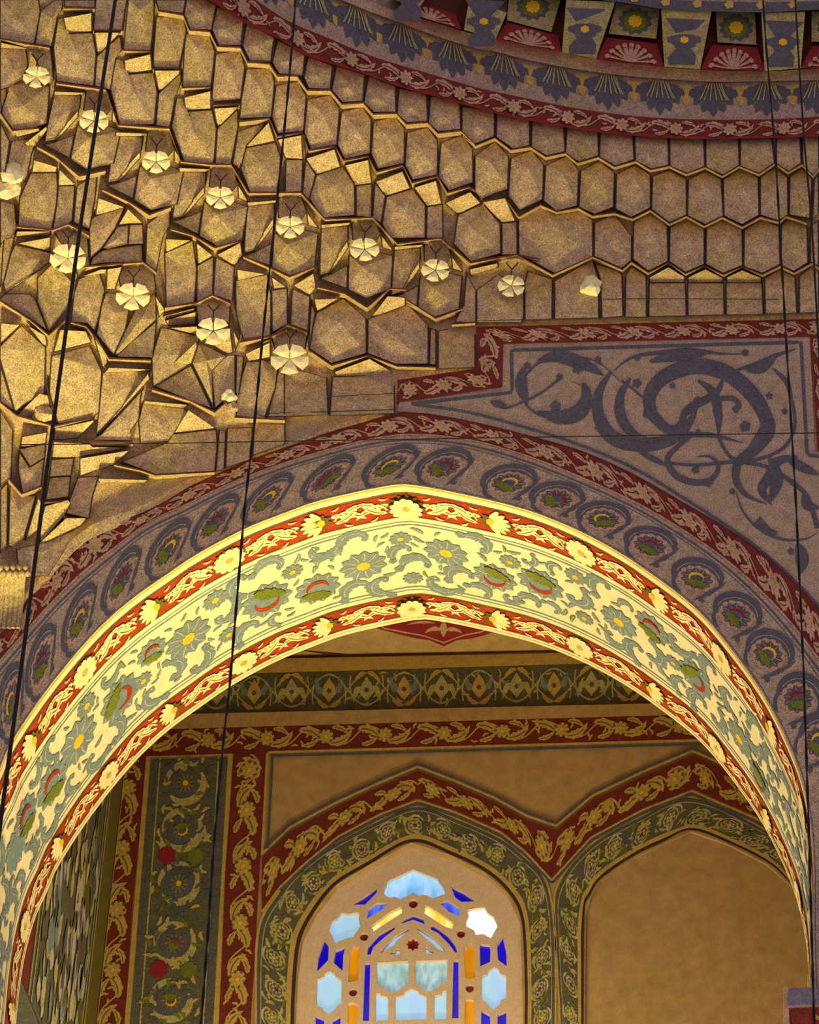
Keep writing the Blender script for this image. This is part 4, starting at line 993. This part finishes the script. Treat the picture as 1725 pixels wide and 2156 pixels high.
for i, (c, s) in enumerate(zip(cof, sills)):
    o = plate('coffer_back', c, M['maroon'], cz, cyl, -.06, .03)
    if i < len(pans):
        p = pans[i]; pl = plate('coffer_panel', p, M['pier'], cz, cyl, .0, .06); cx = sum(a for a, b in p)/len(p); cy = sum(b for a, b in p)/len(p)
        q = Paint(lambda x, y, h: cyl(x, y, h), .0022)
        q.poly(xf(scallop(12, 37, 7, 4), (cx, cy), 0, 1, .8), 'blue', 2); q.poly(xf(scallop(12, 27, 4, 4), (cx, cy), 0, 1, .8), 'green', 3); q.poly(xf(scallop(9, 16, 3, 3), (cx, cy), 0, 1, .9), 'yellow', 5); q.build('painted_rosette', pl)
    # sill slopes out from the panel's foot to the ledge
    a, b, c_, d = s if len(s) == 4 else s[:4]
    V = [cyl(*a, -.02), cyl(*b, -.02), cyl(*c_, .09), cyl(*d, .09), cyl(*a, -.08), cyl(*b, -.08), cyl(*c_, -.03), cyl(*d, -.03)]
    sl = link('red_sill', V, [(0, 1, 2, 3), (4, 5, 6, 7), (0, 1, 5, 4), (1, 2, 6, 5), (2, 3, 7, 6), (3, 0, 4, 7)], M['crimson'], cz)
    def sf(x, y, h, a=a, b=b, c_=c_, d=d):
        t1 = [a[j]+(b[j]-a[j])*x for j in (0, 1)]; t2 = [d[j]+(c_[j]-d[j])*x for j in (0, 1)]
        return cyl(t1[0]+(t2[0]-t1[0])*y, t1[1]+(t2[1]-t1[1])*y, -.02+.11*y+h)
    q = Paint(sf, .003)
    for k in range(9):
        an = PI*(k+.5)/9; base = (.5, .95); tip = (.5+.36*math.cos(an), .95-.75*math.sin(an))
        q.stroke([base, ((base[0]+tip[0])/2, (base[1]+tip[1])/2), tip], .035, 'pinkleaf', 4, .09); q.poly(xf(scallop(6, .055, .015, 2), tip, 0, 1, 2.2), 'pinkleaf', 6)
    q.build('painted_spray', sl)
TB = Band([(860,-150),(1000,-80),(1100,-55),(1300,-12),(1399,-2),(1511,3),(1650,4),(1770,0)], cE[:1]+[(1000,-40),(1100,-20)]+cE[4:], onR(4.97), 60); TB.h0 = .12
tb = TB.ground('blue_upper_band', M['blue'], cz, .2)
q = Paint(TB, .002)
for k in range(14): q.poly(xf(scallop(5, 11, 3, 3), (TB.L*(k+.5)/14, TB.W*.3)), 'gold', 2)
q.build('gold_dots', tb, True)
# dome wall behind the cornice so nothing shows through
V = []; Fc = []
for i in range(49):
    a = math.radians(60+110*i/48)
    for z in (15.45, 18.5): V.append(Vector((DCX+5.06*math.cos(a), DCY+5.06*math.sin(a), z)))
    if i: k = 2*i; Fc.append((k-2, k, k+1, k-1))
dw = link('wall_dome', V, Fc, M['plaster2']); tag(dw, 'drum of the dome', kind='structure')
# ------------------------------------------------------------------ alcove behind the arch
XS = -1.085; ZC = back(900, 1388).z; XE = 4.15
def box(name, a, b, m, parent=None):
    x0, y0, z0 = a; x1, y1, z1 = b
    V = [(x0,y0,z0),(x1,y0,z0),(x1,y1,z0),(x0,y1,z0),(x0,y0,z1),(x1,y0,z1),(x1,y1,z1),(x0,y1,z1)]
    return link(name, V, [(0,3,2,1),(4,5,6,7),(0,1,5,4),(1,2,6,5),(2,3,7,6),(3,0,4,7)], m, parent)
# rear wall, pierced by the window niche and hollowed by the blind niche
NW = [(620,2330),(620,2156),(625,2051),(635,1976),(663,1920),(708,1863),(776,1822),(866,1774),(946,1799),(1021,1837),(1070,1882),(1096,1938),(1102,2156),(1102,2330)]
NB = [(1230,2330),(1232,2156),(1234,1926),(1245,1890),(1267,1854),(1335,1806),(1401,1774),(1455,1750),(1535,1778),(1618,1821),(1665,1864),(1676,1890),(1683,1962),(1690,2156),(1692,2330)]
def p2w(p, f=back): q = f(*p); return (q.x, q.z)
wz = lambda pts: [p2w(p) for p in pts]
zb = p2w((620,2330))[1]-.2
wl = [(XS, zb), (XS, ZC+.3), (XE, ZC+.3), (XE, zb)]
loops = [wl, wz(NW), wz(NB)]; tr = tess(loops); flat = [p for l in loops for p in l]; nn = len(flat)
V = [(x, YB, z) for x, z in flat]+[(x, YB+.12, z) for x, z in flat]; Fc = [tuple(t) for t in tr]; k = 0
for l in loops: Fc += [(k+i, k+(i+1) % len(l), k+(i+1) % len(l)+nn, k+i+nn) for i in range(len(l))]; k += len(l)
tag(link('wall_alcove', V, Fc, M['ochre']), 'ochre rear wall of the alcove with two pointed niches', kind='structure')
tag(box('wall_alcove_left', (XS-.15, D+.002, zb), (XS, YB+.12, ZC+.3), M['darkgreen']), 'left side wall of the alcove', kind='structure')
tag(box('wall_alcove_right', (XE, D+.002, zb), (XE+.15, YB+.12, ZC+.3), M['ochre']), 'right side wall of the alcove', kind='structure')
tag(box('ceiling', (XS-.15, D+.002, ZC), (XE+.15, YB+.12, ZC+.15), M['ochre']), 'plaster ceiling of the alcove', kind='structure')
bn = box('blind_niche_back', (back(1225,2000).x-.1, YB+.025, zb), (XE, YB+.118, back(1455,1740).z+.1), M['ochre'])
tag(bn, 'plain ochre back of the blind pointed niche right of the window', kind='structure')
# side wall painting: upright faded grey-green panel with border lines
side = tag(empty('side_wall_painting', (XS+.01, 2.2, zb)), 'faded streaky grey-green painted panel on the alcove side wall', 'painting')
def sidef(y, z, h=0.0): return Vector((XS+.002+h, y, z))
for nm, y0, y1, m in (('red_strip', D+.02, D+.22, 'red'), ('faded_panel', D+.28, YB-.42, 'darkgreen'), ('dark_strip', YB-.36, YB-.02, 'olive')):
    link(nm, [sidef(y0, zb, .004), sidef(y1, zb, .004), sidef(y1, ZC-.75, .004), sidef(y0, ZC-.75, .004)], [(0, 1, 2, 3)], M[m], side)
P = Paint(sidef); rnd = random.Random(21)
for y in (D+.25, D+.33, YB-.47, YB-.40, YB-.03):
    P.stroke([(y, zb), (y, ZC-.8)], .022, 'palegreen', 10)
for k in range(420):
    y = rnd.uniform(D+.38, YB-.52); z = rnd.uniform(zb, ZC-.9); P.stroke(bez((y, z), (y+rnd.uniform(-.06, .06), z+.1), (y+rnd.uniform(-.05, .05), z+rnd.uniform(.12, .3)), 6), rnd.uniform(.03, .11), rnd.choice(['palegreen', 'blue', 'olive', 'vein', 'blue2']), 12, shape='leaf')
P.build('faded_foliage', side, True)
# rear wall bands
cr_t = tag(empty('alcove_frieze', back(900, 1500)), 'dark green arabesque frieze under the alcove ceiling', 'frieze')
def strap(pts_a, pts_b, name, m, parent, h0=.012, thick=.012, f=back):
    B = Band(pts_a, pts_b, f, 50, False); B.h0 = h0; B.ground(name, m, parent, thick); return B
strap([(180,1428),(1680,1384)], [(180,1394),(1680,1362)], 'cove_moulding', M['gold'], cr_t, .10, .1)
FR = strap([(180,1508),(1680,1473)], [(180,1424),(1680,1384)], 'green_ground', M['darkgreen'], cr_t, .03, .03)
strap([(180,1540),(1680,1498)], [(180,1508),(1680,1474)], 'plain_ledge', M['ochre'], cr_t, .07, .07)
P = Paint(back)
for off, wd in ((0, 2.2), (12, 1.6)): P.stroke([(180,1388+off-6),(1680,1352+off)], wd, 'maroon', 124)
P.build('ceiling_line', cr_t, True)
P = Paint(FR); Hh = FR.W; n_ = 19; per = FR.L/n_
for k in range(n_):
    t = per*(k+.5); f_ = 1 if k % 2 else -1
    for s in (-1, 1):
        P.stroke(bez((t, Hh*(.5-.38*f_)), (t+s*per*.55, Hh*(.5-.3*f_)), (t+s*per*.42, Hh*(.5+.35*f_)), 12), 3.2, 'palegreen', 2)
        P.poly(serr(bez((t+s*per*.1, Hh*.5), (t+s*per*.3, Hh*(.5+.1*f_)), (t+s*per*.36, Hh*(.5-.32*f_)), 12), 19, 3), 'palegreen' if k % 2 else 'blue2', 3)
        P.poly(serr(bez((t, Hh*(.5+.4*f_)), (t+s*per*.2, Hh*(.5+.42*f_)), (t+s*per*.34, Hh*(.5+.15*f_)), 10), 13, 3), 'gold', 4)
    q = Paint(FR); q.poly([(t-15, Hh*.42), (t, Hh*.2), (t+15, Hh*.42), (t+11, Hh*.62), (t, Hh*.82), (t-11, Hh*.62)], 'palegreen' if k % 2 else 'gold', 5); q.poly(xf(scallop(5, 6, 2, 3), (t, Hh*.48)), 'blue', 6); q.build('painted_palmette', cr_t)
for sg in (-1, 1):
    P.stroke([(FR.L*i/300, Hh*(.5+.4*sg*math.sin(i/300*n_*PI))) for i in range(301)], 2.6, 'palegreen', 3)
for k in range(160):
    P.poly(xf(serr([(-1+.2*z_, .25*math.sin(z_*.4)) for z_ in range(11)], .8, 3), (rnd.uniform(5, FR.L-5), rnd.uniform(.12, .88)*Hh), rnd.uniform(0, 6), rnd.uniform(5, 10)), rnd.choice(['palegreen', 'blue2', 'gold', 'green']), 2)
P.build('painted_arabesque', cr_t, True)
md = tag(empty('ceiling_medallion', (back(925,1330).x, 2.6, ZC)), 'crimson lobed medallion painted on the alcove ceiling', 'painting')
def ceil(x, y, h=0.0):
    d = ray(x, y); return CAM+d*((ZC-h-CAM.z)/d.z)
P = Paint(ceil)
P.poly([(770,1290),(790,1322),(820,1330),(850,1338),(880,1345),(905,1348),(935,1361),(962,1348),(990,1345),(1020,1338),(1045,1328),(1060,1290)], 'crimson', 2)
P.stroke([(782,1306),(810,1323),(850,1331),(890,1338),(934,1353),(975,1338),(1015,1330),(1045,1312)], 3, 'pinkleaf', 3)
for s in (-1, 1):
    P.poly(xf(serr(bez((0, 0), (.6*s, -.25), (1.0*s, .15), 12), .3, 3), (934, 1328), 0, 40), 'pinkleaf', 4)
    P.stroke(bez((934+s*18,1312), (934+s*48,1306), (934+s*78,1316), 10), 5, 'pinkleaf', 4, shape='leaf')
P.poly([(927,1318),(934,1304),(941,1318),(939,1334),(934,1342),(929,1334)], 'pinkleaf', 5)
P.stroke([(640,1370),(690,1376),(730,1377)], 5, 'maroon', 3, shape='leaf')
P.build('painted_medallion', md)
rb = tag(empty('alcove_red_border', back(600, 1600)), 'dark red foliage border framing the alcove wall panels', 'border')
RBs = [([(190,1596),(1680,1549)], [(190,1534),(1680,1494)]), ([(195,2156),(214,1900),(231,1700),(238,1596)], [(262,2156),(280,1900),(300,1690),(308,1592)]), ([(462,2156),(474,1850),(492,1590)], [(528,2156),(546,1850),(562,1583)])]
for i, (a, b) in enumerate(RBs):
    if i: a = [(a[0][0]-8, 2300)]+a; b = [(b[0][0]-8, 2300)]+b
    B = strap(a, b, 'red_ground', M['red'], rb, .014, .014); scatter_foliage(B, rb, 'gold', 'olive', 62, True, random.Random(i), cm='yellow', fr=.35)
vp = tag(empty('tall_ornament_panel', back(380, 2000)), 'tall dark green panel of curling wreaths left of the stained window', 'panel')
strap([(254,2300),(262,2156),(308,1588)], [(456,2300),(460,2156),(491,1583)], 'pale_border', M['gold'], vp, .008, .008)
VP = strap([(266,2300),(274,2156),(318,1598)], [(444,2300),(449,2156),(480,1593)], 'green_ground', M['darkgreen'], vp, .012, .006)
P = Paint(VP); Wd = VP.W
for wv, wd, m in ((.06, 4, 'blue'), (.12, 3, 'palegreen'), (.88, 3, 'palegreen'), (.93, 8, 'blue')): edge_line(VP, P, wv, wd, m, 1)
P.stroke([(VP.L-6, Wd*.05), (VP.L-6, Wd*.95)], 4, 'blue', 2)
rnd = random.Random(2)
for k, (x, y) in enumerate([(396,1650),(388,1748),(376,1860),(372,1985),(362,2105),(355,2225)]):
    t, v = VP.inv(x, y); o = (t, Wd*.47)
    P.stroke(arc(o, 40, 1.0, 4.2, 18), 17, 'palegreen', 2, shape='leaf'); P.stroke(arc(o, 42, -1.7, .6, 14), 13, 'palegreen', 2, shape='leaf')
    P.poly(xf(scallop(9, 33, 5, 3), o), 'blue', 3)
    for j in range(26):
        a = rnd.uniform(0, 6.3); r = rnd.uniform(36, 68); c = (t+r*math.cos(a)*.9, Wd*.47+min(max(r*math.sin(a), -Wd*.33), Wd*.33)); P.poly(xf(serr([(-1+.2*z_, .2*math.sin(z_*.5)) for z_ in range(11)], .9, 3), c, rnd.uniform(0, 6), 11), rnd.choice(['palegreen', 'gold', 'green', 'blue']), 4)
    q = Paint(VP); bloom(q, o, 23, rnd.uniform(0, 6), ['yel', 'gold', 'yel', 'crim', 'gold', 'crim'][k], 5, 'darkgreen', .95, 'palegreen'); q.build('painted_blossom', vp)
    if k % 2: P.poly(xf(scallop(8, 21, 4, 3), (t-54, Wd*.3)), 'crimson', 5); P.poly(xf(scallop(8, 19, 4, 3), (t-56, Wd*.66)), 'green', 5)
P.build('painted_wreath', vp, True)
# arcade border: two pointed arches over the niches
ar = tag(empty('niche_arcade_border', back(900, 1800)), 'red foliage border stepping over both pointed niches', 'border')
up = [(552,1806),(609,1752),(700,1703),(790,1661),(880,1623),(960,1654),(1040,1688),(1110,1727),(1171,1748),(1245,1686),(1354,1634),(1459,1590),(1509,1612),(1640,1690),(1720,1750)]
lo = [(552,1915),(600,1855),(660,1795),(720,1750),(800,1708),(880,1678),(960,1703),(1055,1745),(1110,1788),(1160,1846),(1245,1756),(1354,1698),(1457,1658),(1535,1690),(1604,1722),(1700,1790)]
lo = [(552,1915),(590,1862),(650,1806),(710,1758),(800,1710),(880,1680),(960,1706),(1055,1748),(1108,1790),(1162,1848),(1245,1758),(1354,1700),(1457,1660),(1600,1722),(1700,1790)]
AB = None
for (a, b) in ((up[:5], lo[:6]), (up[4:9], lo[5:10]), (up[8:12], lo[9:13]), (up[11:], lo[12:])):
    B = strap(a, b, 'red_ground', M['red'], ar, .016, .016); scatter_foliage(B, ar, 'gold', 'olive', 58, True, random.Random(int(a[0][0])), cm='yellow', fr=.34)
P = Paint(back); P.stroke(resample([(x, y-9) for x, y in up], 160), 5, 'gold', 16)
P.stroke(resample([(x, y-15) for x, y in up], 160), 5.5, 'blue', 16)
P.stroke(resample([(564,1786),(574,1591),(1485,1566)], 120), 5.5, 'blue', 16); P.stroke(resample([(552,1800),(563,1584),(1490,1558)], 120), 5, 'gold', 16)
P.stroke(resample([(x, y+5) for x, y in lo], 160), 4, 'gold', 22); P.stroke(resample([(x, y+12) for x, y in lo[1:]], 160), 5, 'blue', 22)
P.build('panel_line', ar, True)
# floral surrounds
def surround(nm, lbl, outer_, inner_, seed, rr=24):
    t_ = tag(empty(nm, back(*inner_[len(inner_)//2])), lbl, 'surround')
    B = Band(outer_, inner_, back, 120, True); B.h0 = .008; B.ground('green_ground', M['darkgreen'], t_, .008)
    P = Paint(B); hw = B.W/2; rnd = random.Random(seed)
    for wv, wd, m in ((.03, 5, 'gold'), (.10, 4, 'blue'), (.16, 2, 'palegreen'), (.86, 10, 'gold'), (.97, 7, 'joint')): edge_line(B, P, wv, wd, m, 1)
    n_ = int(B.L/62); per = B.L/n_; mid = B.W*.50
    for k in range(n_):
        t = per*(k+.5); o = (t, mid+(4 if k % 2 else -4))
        P.stroke(arc(o, hw*.52, rnd.uniform(0, 1), rnd.uniform(3.4, 4.2), 14), 5, 'palegreen', 2, shape='leaf'); P.stroke(arc(o, hw*.52, rnd.uniform(3.4, 4), rnd.uniform(5.4, 6), 14), 5, 'vein', 2, shape='leaf')
        for j in range(20):
            c = (t+rnd.uniform(-.1, 1.1)*per, mid+rnd.uniform(-.5, .5)*hw); P.poly(xf(serr([(-1+.2*z_, .25*math.sin(z_*.4)) for z_ in range(11)], .9, 3), c, rnd.uniform(0, 6), rnd.uniform(6, 12)), rnd.choice(['palegreen', 'palegreen', 'gold', 'blue', 'green']), 3)
        q = Paint(B); s_ = hw*.42
        q.poly(xf(scallop(8, s_, s_*.2, 3), o), 'palegreen', 4); q.poly(xf(scallop(8, s_*.78, s_*.15, 3), o), ('blue', 'darkgreen', 'green')[k % 3], 5)
        for j in range(6): a = j*PI/3; q.poly(xf(scallop(4, s_*.2, 1, 3), (o[0]+s_*.42*math.cos(a), o[1]+s_*.42*math.sin(a))), 'vein' if k % 3 else 'palegreen', 6)
        q.poly(xf(scallop(6, s_*.24, 1, 3), o), 'crimson' if k % 2 else 'yellow', 7); q.build('painted_blossom', t_)
    P.build('painted_vine', t_, True)
surround('window_niche_surround', 'dark green flowered surround of the window niche', [(534,2300),(536,2156),(541,1960),(584,1878),(629,1826),(700,1775),(800,1724),(880,1694),(960,1720),(1055,1762),(1108,1803),(1152,1852),(1170,1960),(1172,2156),(1170,2300)],
 [(618,2300),(618,2156),(623,2051),(633,1976),(661,1920),(706,1863),(776,1820),(866,1772),(946,1797),(1023,1835),(1073,1881),(1099,1938),(1106,2060),(1106,2156),(1104,2300)], 1)
surround('blind_niche_surround', 'dark green flowered surround of the plain blind niche', [(1175,2300),(1178,2156),(1168,1960),(1172,1862),(1245,1774),(1354,1714),(1457,1674),(1600,1738),(1700,1806),(1720,1900)],
 [(1226,2300),(1228,2156),(1230,1926),(1241,1888),(1264,1851),(1332,1803),(1398,1771),(1455,1747),(1537,1775),(1621,1818),(1668,1862)], 2)
# ------------------------------------------------------------------ stained-glass window
YW = YB+.07
wf = onY(YW)
def C1(s):
    v = [float(q) for q in s.split()]; return [(550+v[i]/2.654, 1750+v[i+1]/2.654) for i in range(0, len(v), 2)]
def disc(x, y, r, n=10, star=0):
    return [(550+(x+r*(1-(star if k % 2 else 0))*math.cos(2*PI*k/n))/2.654, 1750+(y+r*(1-(star if k % 2 else 0))*math.sin(2*PI*k/n))/2.654) for k in range(n)]
PANES = [('skyd', '683 345 688 320 702 300 700 288 715 275 850 213 990 268 993 285 1010 300 1025 325 1028 350 1000 360 960 375 925 358 900 355 880 362 850 345 825 358 800 368 780 380 745 366 720 372 700 362'),
 ('blue','515 410 648 315 645 345 580 410'),('blue','1060 308 1130 340 1195 392 1120 395 1085 370'),('lblue','590 490 600 435 640 402 705 402 690 430'),('lblue','1000 405 1040 385 1110 430 1108 475 1050 450'),
 ('sky','375 545 395 505 420 490 450 455 490 462 550 450 545 490 555 530 515 590 470 600 415 625 400 590'),('white','1145 500 1160 470 1150 440 1200 430 1250 425 1265 455 1300 480 1322 530 1305 560 1285 598 1240 575 1200 580 1190 555 1145 530'),
 ('yel','607 535 720 450 783 420 785 440 798 450 625 562 625 545'),('yel','905 455 915 435 915 415 940 420 1090 520 1070 527 1070 545 1030 535'),
 ('blue','780 518 800 495 850 470 905 490 915 520 850 495'),('blue','592 690 600 640 660 575 740 533 750 545 680 600 625 650 612 690'),('blue','945 535 960 525 1040 580 1080 630 1097 675 1085 678 1050 630 990 570 950 550'),
 ('sky','665 685 690 645 740 590 825 545 825 557 760 610 740 640 700 660'),('sky','868 545 880 543 960 595 1010 640 1030 675 990 660 960 630 900 580'),('sky','725 690 725 675 750 675 755 655 775 660 775 690'),('sky','918 683 918 650 930 650 940 665 965 672 965 683'),
 ('blue','312 785 320 700 352 605 378 640 375 720'),('blue','405 735 415 665 472 645 460 690 455 780'),('blue','1225 755 1222 630 1275 635 1282 670 1280 730'),('blue','1318 640 1350 588 1370 680 1373 755 1325 720'),
 ('amber','487 845 495 680 520 640 535 652 560 635 550 700 543 830 515 842'),('amber','1130 645 1150 655 1170 620 1190 650 1196 820 1165 828 1140 822'),('amber','483 1190 485 965 510 955 540 968 535 1190'),('amber','1136 1190 1138 945 1165 937 1190 945 1190 1190'),
 ('sky','310 970 312 830 330 822 350 810 355 795 385 782 410 795 415 810 450 830 448 960 425 975 420 990 380 1022 350 1005 345 990'),('sky','1232 940 1232 810 1260 800 1268 780 1300 757 1330 772 1335 795 1370 810 1370 930 1340 945 1335 965 1300 998 1275 980 1265 960'),
 ('blue','580 735 610 735 603 1060 568 1060'),('blue','1075 720 1103 720 1103 1045 1067 1045'),
 ('dirty','645 735 825 725 820 860 790 865 780 880 735 905 695 885 685 865 650 855'),('dirty','860 725 1040 718 1038 840 1005 850 995 868 940 897 895 875 885 860 862 855'),
 ('sky','640 905 665 905 672 918 705 925 710 940 710 1055 638 1060'),('sky','748 1055 750 930 790 915 800 900 840 880 878 895 888 910 925 925 925 1050'),('sky','965 1050 968 920 1005 910 1012 893 1035 890 1035 1048'),
 ('blue','303 1190 303 1030 352 1052 352 1190'),('blue','392 1190 400 1055 443 1030 443 1190'),('blue','1228 1190 1230 1000 1280 1025 1280 1190'),('blue','1320 1190 1322 1025 1370 1003 1372 1190')]
loops = [C1(s) for _, s in PANES]; kinds = [k for k, _ in PANES]
for x, y, r in ((850,405,26),(575,590,24),(1117,573,24),(513,900,24),(1166,878,24)): loops.append(disc(x, y, r)); kinds.append('red')
loops.append(disc(848, 630, 40, 16, .28)); kinds.append('red')
win = tag(empty('window_1', wf(865, 2200)), 'pointed stained-glass window in white plaster tracery', kind='structure')
outl = [(600,2330),(600,2156),(606,2051),(617,1970),(647,1912),(695,1852),(770,1806),(866,1760),(950,1785),(1030,1823),(1086,1872),(1114,1932),(1120,2156),(1120,2330)]
allp = [outl]+loops; tr = tess(allp); flat = [p for l in allp for p in l]; nn = len(flat)
V = [wf(x, y, 0) for x, y in flat]
V2 = [Vector((v.x, v.y+.05, v.z)) for v in V]
Fc = [tuple(t) for t in tr]; k = 0
for l in allp: Fc += [(k+i, k+(i+1) % len(l), k+(i+1) % len(l)+nn, k+i+nn) for i in range(len(l))]; k += len(l)
link('plaster_tracery', V+V2, Fc, M['tracery'], win)
for kd, l in zip(kinds, loops):
    cx = sum(p[0] for p in l)/len(l); cy = sum(p[1] for p in l)/len(l)
    v = [wf(cx+(x-cx)*1.02, cy+(y-cy)*1.02) for x, y in l]; n_ = len(v)
    V = [Vector((a.x, a.y+.034, a.z)) for a in v]+[Vector((a.x, a.y+.042, a.z)) for a in v]
    link('glass_pane', V, [tuple(t) for t in tess([l])]+[(i, (i+1) % n_, (i+1) % n_+n_, i+n_) for i in range(n_)], G[kd], win)
# raised pale rib round the inner light
P2 = [C1('610 1190 618 720 600 700'), ]
# ------------------------------------------------------------------ hanging cables
def atY(x, y, Y): return onY(Y)(x, y)
def cable(pts, Y, rad, label, twist=0, n=60):
    px = resample(pts, n); V = [atY(x, y, Y) for x, y in px]
    if not twist: o = tube('hanging_cable', V, rad, M['cable'], None); tag(o, label, 'cable', 'cables hanging from the dome'); return
    e = tag(empty('hanging_cable', V[-1]), label, 'cable', 'cables hanging from the dome')
    for ph in (0, PI):
        tube('strand', [p+Vector((math.cos(i*twist+ph), math.sin(i*twist+ph), 0))*rad*.7 for i, p in enumerate(V)], rad*.8, M['cable'], e, 6)
cable([(370,-900),(248,-40),(243,0),(170,470),(100,980),(52,1350),(5,1700),(-60,2200)], -3.2, .0105, 'thick black cable at the left edge, crossing the vault')
cable([(702,-900),(624,-20),(618,60),(605,210),(593,330),(575,500),(552,720),(537,880),(515,1070),(500,1250),(484,1440),(472,1545),(450,1780),(436,1990),(420,2200)], -2.9, .0052, 'twisted dark cable hanging across the left part of the arch', .9, 160)
cable([(1563,-900),(1606,-20),(1613,90),(1633,320),(1656,720),(1676,1050),(1692,1400),(1702,1700),(1716,2200)], -2.9, .0046, 'thin cable crossing the scroll panel near its right edge', .9, 140)
cable([(1624,-900),(1674,-20),(1682,120),(1694,300),(1709,460),(1720,650),(1740,1000)], -2.6, .0055, 'short visible length of dark cable at the upper right edge')
tw = tube('tie_wire', [atY(x, y, -2.9) for x, y in resample([(42,936),(330,934),(600,929),(1160,920),(1740,911)], 30)], .0028, M['cable'], None, 6); tag(tw, 'thin level wire strung between the hanging cables', 'wire')
# ------------------------------------------------------------------ impost at the right springing
im = tag(empty('carved_impost', front(1690, 2250)), 'grey-blue carved impost block at the lower right corner', 'impost')
def slab(name, top, bot, h0, h1, m, ch=0.0):
    V = []
    for (x, y), h in ((top[0], h0), (top[1], h0), (bot[1], h1), (bot[0], h1)): V += [front(x, y, h)]
    V += [Vector((v.x, .3, v.z)) for v in V]
    return link(name, V, [(0, 1, 2, 3), (4, 5, 6, 7), (0, 1, 5, 4), (1, 2, 6, 5), (2, 3, 7, 6), (3, 0, 4, 7)], m, im)
slab('impost_slab', [(1660,2080),(1790,2078)], [(1658,2117),(1790,2112)], .14, .13, M['stone'])
sl = slab('carved_band', [(1662,2120),(1790,2115)], [(1668,2260),(1790,2260)], .10, .04, M['red'])
q = Paint(lambda x, y, h: front(x, y, .095-.0004*(y-2120)+h)); 
acanthus(q, (1668,2150), (1735,2132), .3, 16, 'pinkleaf', 'maroon', 3); acanthus(q, (1730,2150), (1672,2136), .3, 12, 'gold', 'maroon', 4); q.build('carved_leaf', sl)
box('chamfer_strip', (front(1650,2100).x, -.10, front(1650,2260).z), (front(1660,2100).x, .25, front(1650,2095).z), M['pinkleaf'], im)
